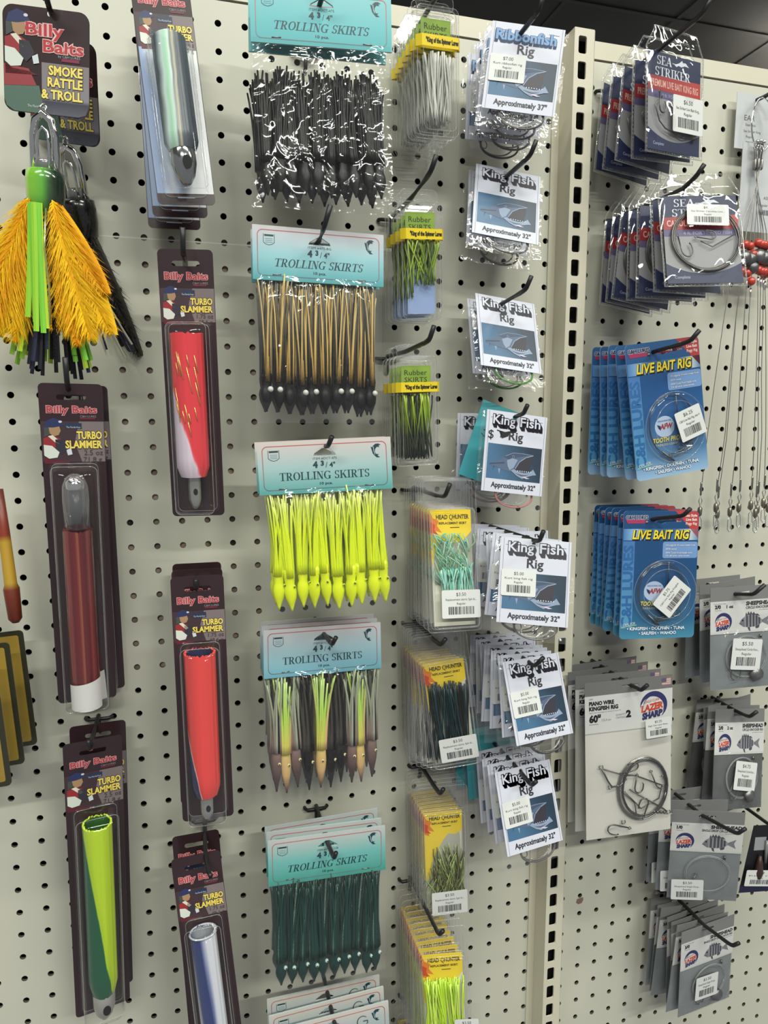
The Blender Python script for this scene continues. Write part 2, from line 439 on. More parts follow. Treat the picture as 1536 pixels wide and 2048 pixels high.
HOOK = {
 'T3': [0.0634, -0.0818, -0.2405, 0.0621, -0.1138, -0.2407, 0.0625, -0.1218, -0.2227],
 'T5': [0.0638, -0.0878, -0.5382, 0.063, -0.0898, -0.5344, 0.0625, -0.0978, -0.524],
 'T6': [0.0623, -0.0713, -0.8127, 0.0651, -0.0978, -0.8132, 0.0664, -0.1058, -0.8117],
 'T2': [-0.0389, -0.0727, -0.3525, -0.0374, -0.0877, -0.3477, -0.0365, -0.0957, -0.3275],
 'T4': [-0.0392, -0.0668, -0.6832, -0.0385, -0.0788, -0.6835, -0.0372, -0.0868, -0.6711],
 'SM': [-0.0348, -0.0811, -0.0515, -0.0345, -0.0926, -0.0513, -0.035, -0.1006, -0.0431],
 'K1': [0.1854, -0.0873, -0.0173, 0.1856, -0.1008, -0.0174, 0.1861, -0.1088, -0.0023],
 'K2': [0.1844, -0.0742, -0.2138, 0.1818, -0.1142, -0.2123, 0.1862, -0.1222, -0.1955],
 'K3': [0.1835, -0.1029, -0.4038, 0.1836, -0.1124, -0.4034, 0.1858, -0.1204, -0.3942],
 'K4': [0.1876, -0.0578, -0.5975, 0.1888, -0.0948, -0.597, 0.1912, -0.1028, -0.5876],
 'K5': [0.1858, -0.0741, -0.8178, 0.1873, -0.1016, -0.8176, 0.1878, -0.1096, -0.807],
 'K6': [0.185, -0.1038, -0.9991, 0.1872, -0.1238, -0.9991, 0.1887, -0.1318, -0.9868],
 'RS1': [0.292, -0.082, 0.0028, 0.2929, -0.105, 0.0025, 0.2945, -0.113, 0.0124],
 'RS2': [0.274, -0.0746, -0.1689, 0.2712, -0.1391, -0.1668, 0.2738, -0.1471, -0.1551],
 'RS3': [0.2701, -0.0728, -0.3123, 0.2693, -0.1443, -0.3101, 0.2711, -0.1523, -0.2981],
 'WH1': [0.3008, -0.0785, -0.4553, 0.3012, -0.1035, -0.4537, 0.3033, -0.1115, -0.4408],
 'WH2': [0.3022, -0.0727, -0.6091, 0.3028, -0.0912, -0.6087, 0.3051, -0.0992, -0.6],
 'WH3': [0.3103, -0.0546, -0.7837, 0.3109, -0.0726, -0.7834, 0.3118, -0.0806, -0.7734],
 'WH4': [0.2988, -0.0912, -0.9277, 0.3007, -0.1017, -0.927, 0.3022, -0.1097, -0.9164],
 'KF1': [0.377, -0.0912, -0.0165, 0.3765, -0.1247, -0.0163, 0.3774, -0.1327, -0.0082],
 'KF2': [0.3847, -0.0482, -0.131, 0.3836, -0.1032, -0.13, 0.3858, -0.1112, -0.1183],
 'KF3': [0.3808, -0.0522, -0.2587, 0.3789, -0.1102, -0.255, 0.3808, -0.1182, -0.2434],
 'KF4': [0.3887, -0.0765, -0.3756, 0.3886, -0.0935, -0.3727, 0.3887, -0.1015, -0.3644],
 'KF5': [0.3847, -0.1289, -0.4997, 0.3855, -0.1394, -0.4969, 0.3857, -0.1474, -0.4849],
 'KF6': [0.3952, -0.1075, -0.6305, 0.3955, -0.12, -0.6299, 0.4005, -0.128, -0.6186],
 'KF7': [0.3887, -0.1089, -0.7509, 0.3878, -0.1344, -0.7517, 0.3885, -0.1424, -0.7432],
 'LB1': [0.5391, -0.0907, -0.3075, 0.538, -0.1487, -0.303, 0.5417, -0.1567, -0.2929],
 'LB2': [0.5566, -0.0798, -0.4888, 0.5583, -0.1278, -0.4792, 0.5605, -0.1358, -0.4704],
 'SS1': [0.5265, -0.0954, -0.0129, 0.5259, -0.1559, -0.0125, 0.5291, -0.1639, -0.0013],
 'SS2': [0.5454, -0.1168, -0.1499, 0.5427, -0.1383, -0.1458, 0.5451, -0.1463, -0.1368],
 'PW': [0.5362, -0.0847, -0.6785, 0.5364, -0.1027, -0.678, 0.5384, -0.1107, -0.6688],
 'SH1': [0.6827, -0.0724, -0.5851, 0.6845, -0.0984, -0.5795, 0.6918, -0.1064, -0.5662],
 'SH2': [0.72, -0.0454, -0.7467, 0.7208, -0.0684, -0.7456, 0.7236, -0.0764, -0.7354],
 'SH3': [0.6414, -0.0893, -0.8519, 0.6465, -0.1383, -0.8466, 0.6498, -0.1463, -0.8356],
 'SH4': [0.6661, -0.076, -1.0118, 0.6705, -0.118, -1.0083, 0.6726, -0.126, -0.9984],
}
# ------------------------------------------------------------------ the setting
CREAM = pm('cream_enamel', rgb(202, 200, 185), .42, noise=(7, .035), bump=(160, .04))
CREAM2 = pm('cream_post', rgb(210, 204, 184), .40, noise=(9, .04), bump=(200, .04))
HOLE = pm('hole_wall', rgb(92, 84, 74), .7)
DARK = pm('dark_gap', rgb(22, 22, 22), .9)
INCH = 25.4
def pegboard(name, x_first, ncol, z_first, nrow, x0, x1, z0, z1, hole=3.15, deep=3.2, extra=None):
    """perforated board: every hole is cut through and has its wall"""
    mb = MB(); N = 16; h = INCH / 2
    sq = []
    for i in range(N):
        t = 2 * math.pi * i / N; c, s_ = math.cos(t), math.sin(t); k = h / max(abs(c), abs(s_)); sq.append((c * k, s_ * k))
    ring = [(hole * math.cos(2 * math.pi * i / N), hole * math.sin(2 * math.pi * i / N)) for i in range(N)]
    for c in range(ncol):
        for r in range(nrow):
            cx, cz = x_first + c * INCH, z_first - r * INCH
            vs = [(cx + a, 0, cz + b) for a, b in sq] + [(cx + a, 0, cz + b) for a, b in ring] + [(cx + a, deep, cz + b) for a, b in ring]
            fs = []
            for i in range(N):
                j = (i + 1) % N
                fs.append((i, j, N + j, N + i))
            mb.add(vs, fs, CREAM)
            mb.add(vs[N:], [(i, (i + 1) % N, N + (i + 1) % N, N + i) for i in range(N)], HOLE)
    gx0, gx1 = x_first - h, x_first + (ncol - 1) * INCH + h
    gz1, gz0 = z_first + h, z_first - (nrow - 1) * INCH - h
    for a, b, c, d in ((x0, gx0, z0, z1), (gx1, x1, z0, z1), (gx0, gx1, gz1, z1), (gx0, gx1, z0, gz0)):
        if b - a > .01 and d - c > .01: mb.add([(a, 0, c), (b, 0, c), (b, 0, d), (a, 0, d)], [(0, 1, 2, 3)], CREAM)
    if extra: extra(mb)
    # rolled outer edges
    for (a, c), (b, d) in (((x0, z0), (x0, z1)), ((x1, z0), (x1, z1)), ((x0, z1), (x1, z1))):
        mb.add([(a, 0, c), (b, 0, d), (b, deep, d), (a, deep, c)], [(0, 1, 2, 3)], CREAM)
    return struct(mb.build(name))
def pale_line(mb):                                               # thin paler line across the near board
    mb.rect(-20, 170, -204.6, -203.4, pm('pale_strip', rgb(226, 226, 216), .3), .3)
def chip(mb):                                               # chipped paint under one hole
    mb.poly([(531, -1004), (540, -1003), (540.5, -1007), (538, -1011.5), (533, -1012), (529.5, -1009)], pm('chipped_brown', rgb(128, 106, 92), .8), .3)
pegboard('wall_left', -19 * INCH, 38, 0, 56, -514, 18 * INCH + 2.8, -1500, 20.4, extra=pale_line)
pegboard('wall_right', 535.14 - INCH, 32, -9.23, 56, 497, 1340, -1500, 18.4, extra=chip)
# top rails above the boards
def rail(name, x0, x1, z0, z1, y=-1.5):
    mb = MB()
    mb.add([(x0, y, z0), (x1, y, z0), (x1, y, z1), (x0, y, z1), (x0, 30, z1), (x1, 30, z1), (x0, 4, z0), (x1, 4, z0), (x0, 30, z1 - 6), (x1, 30, z1 - 6)],
           [(0, 1, 2, 3), (3, 2, 5, 4), (0, 1, 7, 6), (4, 5, 9, 8)], CREAM2)
    o = mb.build(name); return struct(o)
rail('trim_1', -514, 463, 22.0, 41.5)
rail('trim_2', 497, 1340, 20.2, 38.5)
# flat strip beside the slotted post
mb = MB(); mb.slab([(460.2, -1500), (470.5, -1500), (470.5, 42), (460.2, 42)], [], 6, CREAM2, y0=-2.0)
struct(mb.build('trim_3'))
# slotted upright: every slot is cut through its front face
mb = MB(); xa, xb, yf = 468.8, 494.2, -30.0
for k in range(60):
    zc = 16.6 - k * INCH; z1 = zc + INCH / 2; z0 = zc - INCH / 2
    if k == 0: z1 = 33
    hole = rr(473.6, 483.4, zc - 8.8, zc + 8.8, 2.2, 3)
    flat = [(xa, z0), (xb - 2, z0), (xb - 2, z1), (xa, z1)]
    loops = [flat, hole]; pts = flat + hole
    tri = tessellate_polygon([[Vector((x, z, 0)) for x, z in l] for l in loops])
    mb.add([(x, yf, z) for x, z in pts], [tuple(t) for t in tri], CREAM2)
    n = len(hole)
    mb.add([(x, yf, z) for x, z in hole] + [(x, yf + 2.0, z) for x, z in hole], [(i, (i + 1) % n, n + (i + 1) % n, n + i) for i in range(n)], CREAM2)
zt, zb = 33, 16.6 - 59.5 * INCH
mb.add([(xa, yf, zb), (xa, yf, zt), (xa, 6, zt), (xa, 6, zb)], [(0, 1, 2, 3)], CREAM2)
mb.add([(xb - 2, yf, zb), (xb - 2, yf, zt), (xb, yf + 2, zt), (xb, yf + 2, zb), (xb, 6, zt), (xb, 6, zb)], [(0, 1, 2, 3), (3, 2, 4, 5)], CREAM2)
mb.add([(xa, yf, zt), (xb - 2, yf, zt), (xb, yf + 2, zt), (xb, 6, zt), (xa, 6, zt)], [(0, 1, 2, 3, 4)], CREAM2)
struct(mb.build('trim_4'))
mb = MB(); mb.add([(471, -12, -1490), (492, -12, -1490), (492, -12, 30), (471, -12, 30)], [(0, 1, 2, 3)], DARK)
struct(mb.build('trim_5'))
# back of the neighbouring shelf run behind the boards
BACK = pm('board_backing', rgb(34, 31, 28), .9, noise=(9, .5))
mb = MB(); mb.add([(-514, 24, -1500), (1340, 24, -1500), (1340, 24, 16), (-514, 24, 16)], [(0, 1, 2, 3)], BACK)
struct(mb.build('wall_back'))
# pale brace behind part of the near board, glimpsed through its holes
mb = MB(); mb.add([(-70, 3.5, -640), (135, 3.5, -640), (135, 3.5, -190), (-70, 3.5, -190)], [(0, 1, 2, 3)], pm('brace_mottled', rgb(150, 132, 122), .8, noise=(34, .95)))
struct(mb.build('trim_6'))
# dark shop ceiling with tile runners and a tube fitting far behind the wall
CEIL = pm('ceiling_dark', rgb(50, 48, 42), .85, noise=(3, .15))
mb = MB(); mb.add([(-4000, -5000, 1600), (7000, -5000, 1600), (7000, 6000, 1600), (-4000, 6000, 1600)], [(0, 1, 2, 3)], CEIL)
run = pm('ceiling_runner', rgb(44, 43, 38), .7)
for i in range(-6, 12):
    mb.add([(i * 610 - 12, -5000, 1592), (i * 610 + 12, -5000, 1592), (i * 610 + 12, 6000, 1592), (i * 610 - 12, 6000, 1592)], [(0, 1, 2, 3)], run)
for i in range(-8, 10):
    mb.add([(-4000, i * 610 - 12, 1590), (7000, i * 610 - 12, 1590), (7000, i * 610 + 12, 1590), (-4000, i * 610 + 12, 1590)], [(0, 1, 2, 3)], run)
struct(mb.build('ceiling'))
lamp = thing('ceiling_tube_fitting', 'bright tube light fitting on the dark ceiling beyond the wall top', 'ceiling light')
put(lamp, (3.40, 2.64, 1.36), (0, 0, R(35)))
mb = MB(); mb.loft([(-610, 610, -22, 22, 8, 0), (-610, 610, -22, 22, 8, 30)], pm('fitting_white', rgb(220, 220, 215), .5))
hs = mb.build('housing', lamp); hs.rotation_euler = (R(-90), 0, 0); hs.location = (0, 0, .03)
gm = bpy.data.materials.new('tube_glow'); gm.use_nodes = True
gb = gm.node_tree.nodes['Principled BSDF']; gb.inputs['Emission Color'].default_value = (1, .98, .92, 1); gb.inputs['Emission Strength'].default_value = 36
mb = MB()
for yy in (-48, 48): mb.tube([(-590, yy, 0), (590, yy, 0)], 14, gm, 10)
mb.build('tube', lamp)

# ------------------------------------------------------------------ peg hooks
WIRE = pm('black_hook_wire', rgb(34, 34, 36), .38)
def peg_hook(k, label, prongs=True):
    hx, hy, hz, bx, by, bz, tx, ty, tz = [v * 1000 for v in HOOK[k]]
    t = thing('peg_hook', label, 'hook', 'black wire hooks in the pegboard')
    put(t, (hx / 1000, 0, hz / 1000), (0, 0, 0))
    mb = MB()
    B, T = Vector((bx - hx, by, bz - hz)), Vector((tx - hx, ty, tz - hz))
    A = Vector((0, -4, 1.5))
    Hh = Vector((0, hy, .0)) if by < hy - 12 else A.lerp(B, .5)
    A2 = A; pts = [A, A.lerp(Hh, .6), Hh] if by < hy - 12 else [A, Hh]
    A = Hh; pts.append(A.lerp(B, .80))
    for i in range(1, 5):                                   # rounded bend
        u = i / 5; p = A.lerp(B, .80); q = B.lerp(T, .25)
        pts.append(p * (1 - u) ** 2 + B * (2 * u * (1 - u)) + q * u * u)
    pts += [B.lerp(T, .25), T]
    mb.tube([tuple(p) for p in pts], 2.3, WIRE, 8)
    mb.build('arm', t)
    if prongs:
        mb = MB()
        mb.tube([(-12.7, 8, -1), (-12.7, -3, -1), (-10, -6, -1.5), (10, -6, -1.5), (12.7, -3, -1), (12.7, 8, -1)], 2.0, WIRE, 8)
        mb.tube([(0, -5, 0), (0, -5, -14), (0, -1, -17)], 2.0, WIRE, 8)
        mb.build('base', t)
    return t
# ------------------------------------------------------------------ shared finishes
CLEAR = film('clear_blister', gloss=.55, rough=.05, haze=.006)
CLEAR_E = film('clear_blister_edge', gloss=1.6, rough=.08, haze=.12)
POLY = film('clear_poly_bag', gloss=.55, rough=.05, haze=.006, bump=(28, .24))
POLY2 = film('clear_zip_bag', gloss=.8, rough=.06, haze=.02, bump=(40, .45))
VINYL = film('clear_vinyl', gloss=.9, rough=.03, haze=.004, bump=(12, .55))
CHROME = pm('chrome', (.80, .80, .80), .10, 1.0)
STEEL = pm('steel_wire', (.36, .35, .33), .32, 1.0)
STEELD = pm('dark_steel_wire', (.16, .155, .15), .35, .9)
LEAD = pm('lead', (.20, .20, .20), .38, .8, noise=(90, .3))
MAROON = pm('maroon_card', rgb(50, 32, 36), .32, coat=.5)
BLACKC = pm('black_card_back', rgb(28, 26, 27), .5)
MAUVE = pm('mauve_print', rgb(124, 112, 113), .35, coat=.5)

def figure(mb, x, z, s):
    """a loose painted figure on the card: hat, coat, sleeve as plain colour patches"""
    P = lambda l: [(x + a * s, z + b * s) for a, b in l]
    mb.poly(P([(-8, -1), (-6, 5), (0, 8), (6, 6), (9, 1), (5, 0), (0, -1)]), ink(44, 52, 92), 3)
    mb.ell(x + 6 * s, z + 4.4 * s, 1.6 * s, 1.1 * s, ink(205, 205, 215), 4, 8)
    mb.poly(P([(-4, -1), (5, 0), (6, -4), (4, -8), (0, -9), (-4, -6)]), ink(166, 132, 98), 3)
    mb.poly(P([(-8, -1), (-4, -1), (-3, -7), (-8, -10)]), ink(70, 74, 70), 3)
    mb.poly(P([(-9, -11), (-1, -8), (8, -13), (9, -19), (0, -21), (-9, -17)]), ink(150, 46, 50), 3)
    mb.poly(P([(-5, -9), (-1, -8), (6, -15), (3, -17)]), ink(220, 212, 196), 4)
    mb.poly(P([(1, -12), (8, -12), (12, -20), (6, -26), (1, -22)]), ink(52, 50, 62), 4)
    mb.poly(P([(-9, -17), (-2, -18), (4, -24), (2, -29), (-5, -30), (-9, -27)]), ink(214, 218, 208), 5)
    mb.poly(P([(10, -22), (14, -20), (15, -26), (11, -27)]), ink(206, 214, 218), 5)
    mb.poly(P([(-9, -28), (-4, -31), (8, -32), (14, -34), (-9, -35)]), ink(96, 34, 44), 3)

def maroon_header(mb, W, zb, weight):
    """the printed head of a lure card down to z = -zb"""
    mb.rect(-W / 2 + .4, W / 2 - .4, -zb, -33, MAUVE, 1)
    s = (zb - 33) / 36.0
    mb.poly([(-W / 2 + .4, -33), (W * .10, -33), (W * .02, -zb * .75), (W * .12, -zb), (-W / 2 + .4, -zb)], ink(66, 48, 54), 2)
    mb.text('Billy Baits', 0, -25.5, 6.0, ink(226, 168, 168, coat=.5), 2, width=W * .80, bold=.05)
    mb.text('Billy Baits', 0, -25.5, 6.0, ink(176, 52, 62, coat=.5), 3, width=W * .78, bold=.012)
    mb.rect(W * .12, W * .36, -31, -29.8, ink(120, 36, 54), 2)
    mb.text('C&H LURES', W * .25, -29.4, 1.8, ink(150, 140, 146), 2)
    mb.rect(-W * .12, W * .14, -39.5, -34.5, ink(42, 52, 78), 3)
    mb.text('The Florida Keys', W * .01, -38.8, 1.5, ink(196, 204, 214), 4, width=W * .22)
    figure(mb, -W * .30, -34.5 - 3 * s, .95 * s)
    for dl, c, bd in ((0, (50, 38, 30), .085), (1, (238, 214, 98), .03)):
        mb.text('TURBO', W * .455, -40 - 8.4 * s, 6.4 * s, ink(*c, coat=.5), 4 + dl, width=W * .40, align='R', bold=bd)
        mb.text('SLAMMER', W * .455, -40 - 16.6 * s, 6.4 * s, ink(*c, coat=.5), 4 + dl, width=W * .585, align='R', bold=bd)
    mb.text(weight[0], W * .46, -40 - 23.0 * s, 4.4 * s, ink(66, 56, 58), 4, align='R')
    mb.text(weight[1], W * .44, -40 - 29.2 * s, 4.4 * s, ink(66, 56, 58), 4, align='R')

def skirt_tube(parent, z0, z1, r, mat, mat_in=None, yc=-15.5, flare=1.0, n=72, seed=3, wall=1.0):
    """vinyl skirt: a ribbed sleeve of strands, open at the top when mat_in is given"""
    rnd = random.Random(seed); mb = MB(); rib = [rnd.uniform(-.45, .45) for _ in range(n)]
    K = 14; vs = []
    for i in range(K + 1):
        u = i / K; z = z0 + (z1 - z0) * u
        q = r * (flare + (1 - flare) * u) * (1 - .22 * max(0, (u - .93) / .07) ** 2)
        for j in range(n):
            t = 2 * math.pi * j / n
            jag = rnd.uniform(-1.2, 1.2) if i == 0 else 0
            rr_ = q + rib[j] * (.5 + .5 * u); vs.append((rr_ * math.cos(t), yc + rr_ * math.sin(t), z + jag))
    fs = [(i * n + j, i * n + (j + 1) % n, (i + 1) * n + (j + 1) % n, (i + 1) * n + j) for i in range(K) for j in range(n)]
    mb.add(vs, fs, mat, True)
    if mat_in:
        vi = [(v[0] * .86, yc + (v[1] - yc) * .86, v[2]) for v in vs]
        mb.add(vi, fs, mat_in, True)
        mb.add([vs[j] for j in range(n)] + [vi[j] for j in range(n)], [(j, (j + 1) % n, n + (j + 1) % n, n + j) for j in range(n)], mat, True)
    else:
        mb.add(vs[:n], [tuple(range(n))], mat)
    mb.add(vs[-n:], [tuple(range(n))], mat)
    return mb.build('skirt', parent)

GLASSY = pm('clear_acrylic_head', (.50, .49, .47), .12, .75)
def turbo_pack(kind, label, group):
    """carded vinyl-skirted tube lure behind a clear blister"""
    W, H, zb, wt = {'T10': (47.5, 186.5, 60, ('1.0 oz', '28.3 g')), 'T175': (47.7, 238.5, 62, ('1.75 oz', '49.6 g')), 'T25': (51.9, 302.7, 69, ('2.5 oz', '71.8 g'))}[kind.split('_')[0]]
    t = thing('carded_lure', label, 'fishing lure', group)
    mb = MB()
    out = rr(-W / 2, W / 2, -H, 0, 4)
    mb.slab(out, [rr(-12, 12, -14.2, -9.6, 2.2)], .7, MAROON, BLACKC)
    maroon_header(mb, W, zb, wt)
    if kind == 'T10':
        cl = grad('pale_cloud', [(0, (150, 170, 206)), (7, (206, 214, 224)), (12, (170, 186, 212)), (20, (226, 228, 230))], noise=34, nscale=22, axis=0, rough=.3, coat=.6)  # cloudy pale blue to white colour over the lower card
        mb.rect(-W / 2 + .6, W / 2 - .6, -H + 9, -zb, cl, 1)
        mb.rect(-7, 7, -H + 6, -H + 5.2, ink(180, 190, 210), 2)
    mb.build('card', t)
    bw = W * .37; bz0, bz1 = -zb - 1.5, -H + (6 if kind == 'T10' else 5 if kind != 'T25_red' else -1)
    mb = MB()
    mb.loft([(-bw - 2, bw + 2, bz1 - 2, bz0 + 1.5, 5, -.2), (-bw, bw, bz1, bz0, 5, -1.2), (-bw + .5, bw - .5, bz1 + .6, bz0 - .8, 5, -20),
             (-bw + 3.5, bw - 3.5, bz1 + 3, bz0 - 3.5, 6, -27), (-bw + 9, bw - 9, bz1 + 7, bz0 - 8, 6, -30)], CLEAR, True, True)
    bl = mb.build('blister', t)
    mb = MB()
    for dx, y in ((bw, -1.2), (bw - .5, -20.2)):
        mb.tube([(x, y, z) for x, z in rr(-dx, dx, bz1, bz0, 5, 5)], .35, CLEAR_E, 4, closed=True)
    mb.build('blister_rim', bl)
    if kind == 'T175_redwhite':
        m = grad('skirt_red_white', [(-168, (216, 200, 214)), (-163, (224, 206, 220)), (-157, (232, 78, 84)), (-150, (226, 62, 70))], tilt=3.7, rough=.3, noise=22, nscale=60, stretch=(3, 3, .25), coat=.4)
        sk = skirt_tube(t, -73, -199, 14.2, m)
        mb = MB(); gold = pm('gold_flash', rgb(250, 214, 130), .25, .6)
        rnd = random.Random(5)
        for _ in range(16):
            a = rnd.uniform(-2.4, -1.0); z = rnd.uniform(-150, -85); L = rnd.uniform(8, 26)
            mb.tube([(14.8 * math.cos(a), -15.5 + 14.8 * math.sin(a), z), (14.9 * math.cos(a + L * .012), -15.5 + 14.9 * math.sin(a + L * .012), z - L)], .4, gold, 4)
        mb.build('flash', sk)
        hz0, hz1, hm, hr = -199, -229, GLASSY, 5.6
    elif kind == 'T175_rednavy':
        m = grad('skirt_red_navy', [(-226, (46, 44, 84)), (-221, (56, 50, 92)), (-217, (226, 190, 180)), (-213, (222, 66, 62)), (-180, (228, 72, 68))], tilt=6.2, rough=.3, noise=20, nscale=60, stretch=(3, 3, .25), coat=.4)
        skirt_tube(t, -68, -205, 13.2, m, pm('skirt_navy_inside', rgb(44, 46, 80), .4), flare=1.08)
        hz0, hz1, hm, hr = -205, -231, GLASSY, 6.0
    elif kind == 'T175_bluewhite':
        m = grad('skirt_blue_white', [(-14, (196, 200, 214)), (-10, (60, 72, 120)), (-2, (44, 58, 108)), (0, (120, 128, 168)), (3, (206, 208, 218)), (14, (222, 222, 228))], axis=0, tilt=.03, rough=.3, noise=5, nscale=50, stretch=(3, 3, .2), coat=.4)
        skirt_tube(t, -69, -205, 12.4, m, pm('skirt_pale_inside', rgb(150, 152, 160), .4))
        mb = MB(); mb.tube([(12.9 * math.cos(a * .2618), -15.5 + 12.9 * math.sin(a * .2618), -69) for a in range(24)], 1.0, pm('clear_ring', rgb(190, 192, 198), .15), 6, closed=True)
        mb.build('ring', t)
        hz0, hz1, hm, hr = -205, -231, GLASSY, 6.0
    elif kind == 'T25_green':
        m = grad('skirt_lime_green', [(-200, (30, 92, 62)), (-192, (36, 104, 66)), (-186, (176, 208, 40)), (-150, (190, 220, 44))], tilt=8.9, rough=.33, noise=26, nscale=60, stretch=(3, 3, .25), coat=.4)
        skirt_tube(t, -78, -266, 13.2, m, pm('skirt_green_inside', rgb(44, 96, 30), .45))
        hz0, hz1, hm, hr = -266, -298, pm('smoke_grey_head', (.40, .39, .36), .25, .3), 10.5
    elif kind == 'T25_red':
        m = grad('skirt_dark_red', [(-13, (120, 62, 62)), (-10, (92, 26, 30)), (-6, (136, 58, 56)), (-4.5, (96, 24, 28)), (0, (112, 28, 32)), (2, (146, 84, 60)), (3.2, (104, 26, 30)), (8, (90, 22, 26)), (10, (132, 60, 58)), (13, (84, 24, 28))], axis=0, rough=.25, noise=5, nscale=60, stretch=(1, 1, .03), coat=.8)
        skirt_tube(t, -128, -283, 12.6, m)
        mb = MB()
        vs = [(13.8 * math.cos(R(a)), -15.5 + 13.8 * math.sin(R(a)), z) for a in range(-165, -14, 10) for z in (-300, -272 + .10 * (a + 90) * .4)]
        n = len(vs) // 2
        mb.add(vs, [(2 * i, 2 * i + 2, 2 * i + 3, 2 * i + 1) for i in range(n - 1)], pm('white_paper', rgb(222, 220, 218), .5), True)
        o = mb.build('paper_label', t); o['label'] = 'white paper label at the foot'
        mb = MB()
        mb.lathe([(2, -127), (11, -126), (11.5, -100), (11, -88), (8, -80), (3, -77)], film('clear_head', gloss=2.5, rough=.05, haze=.08), 20, (0, -15.5, 0))
        mb.lathe([(5, -126), (5, -92)], pm('dark_core', rgb(34, 34, 42), .3), 12, (0, -15.5, 0))
        mb.lathe([(5.5, -92), (8.5, -90), (8, -84), (4, -79.5)], CHROME, 16, (0, -15.5, 0))
        mb.build('head', t)
        hz0 = None
    else:                                                   # pearl tube
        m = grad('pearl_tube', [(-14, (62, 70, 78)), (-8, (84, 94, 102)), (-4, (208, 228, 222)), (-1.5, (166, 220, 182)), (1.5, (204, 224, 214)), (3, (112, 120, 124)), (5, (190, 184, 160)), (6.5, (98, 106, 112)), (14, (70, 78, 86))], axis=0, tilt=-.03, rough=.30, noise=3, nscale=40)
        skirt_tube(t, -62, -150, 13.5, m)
        hz0, hz1, hm, hr = -150, -177, pm('smoky_chrome', (.42, .43, .44), .14, .9), 10.5
    if hz0 is not None:
        mb = MB()
        mb.lathe([(hr * .8, hz0 + 4), (hr, hz0), (hr, hz1 + hr * 1.6), (hr * .75, hz1 + hr * .7), (hr * .35, hz1 + 1), (.5, hz1)][::-1], hm, 18, (0, -15.5, 0))
        hd = mb.build('head', t)
        mb = MB(); mb.ell(0, 0, hr * .36, hr * .55, DARK, 0, 12)
        e = mb.build('eye_hole', hd); e.location = (.0015, -.0155 - hr * .001 - .0002, (hz0 * .55 + hz1 * .45) * .001)
    return t

# ------------------------------------------------------------------ feathered trolling lures
def plume(mb, base, d, L, width, mat, seed, nb=210, curl=0.0, leaf=.44):
    rnd = random.Random(seed); base = Vector(base); d = Vector(d).normalized()
    side = d.cross(Vector((0, -1, 0))).normalized()
    for i in range(nb):
        u = (i + .5) / nb
        p = base + d * (L * u) + side * (curl * u * u * L)
        wd = width * (math.sin(math.pi * min(1, u * .9 + .08)) ** .7)
        for sg in (-1, 1):
            ln = wd * rnd.uniform(.5, 1.35)
            a = rnd.uniform(.30, .75)
            tip = p + side * (sg * ln * math.sin(a)) + d * (ln * math.cos(a) * 1.2) + Vector((0, rnd.uniform(-6, 4), 0))
            mid = (p + tip) / 2 + Vector((0, rnd.uniform(-2, 1), 0)) - d * 1.0
            hw = d * rnd.uniform(.5, 1.0)
            mb.add([tuple(p - hw), tuple(p + hw), tuple(mid + hw * .8), tuple(tip), tuple(mid - hw * .8)], [(0, 1, 2, 3, 4)], mat)
    def P(u): return base + d * (L * u) + side * (curl * u * u * L)
    mb.tube([tuple(P(u)) for u in (0, .3, .6, .95)], .6, mat, 4)
    ws = [width * leaf * (math.sin(math.pi * min(1, u * .88 + .06)) ** .7) for u in [k / 12 for k in range(13)]]
    vs = []
    for k in range(13):                                     # soft down close to the shaft
        u = k / 12; p = P(u) + Vector((0, 1.5, 0))
        vs += [tuple(p - side * ws[k] + Vector((0, 5, 0)) + d * (ws[k] * .7)), tuple(p), tuple(p + side * ws[k] + Vector((0, 5, 0)) + d * (ws[k] * .7))]
    mb.add(vs, [(3 * k + a, 3 * k + a + 1, 3 * k + a + 4, 3 * k + a + 3) for k in range(12) for a in (0, 1)], mat, True)

def strips(mb, n, c, ztop, z0, z1, rtop, spread, mats, seed, wid=1.5, lean=0.0, arc=(0, 6.28)):
    rnd = random.Random(seed)
    for i in range(n):
        a = rnd.uniform(*arc); k = rnd.uniform(.5, 1.15)
        zb = rnd.uniform(z0, z1)
        x0, y0 = c[0] + rtop * math.cos(a), c[1] + rtop * math.sin(a)
        x1, y1 = c[0] + spread * k * math.cos(a) + lean, c[1] + spread * k * math.sin(a) * .7
        P = []
        for j in range(7):
            u = j / 6; P.append((x0 + (x1 - x0) * u ** 1.5, y0 + (y1 - y0) * u ** 1.5, ztop + (zb - ztop) * u))
        mb.tube(P, wid, mats[i % len(mats)], 4, flat=.35, smooth=False)

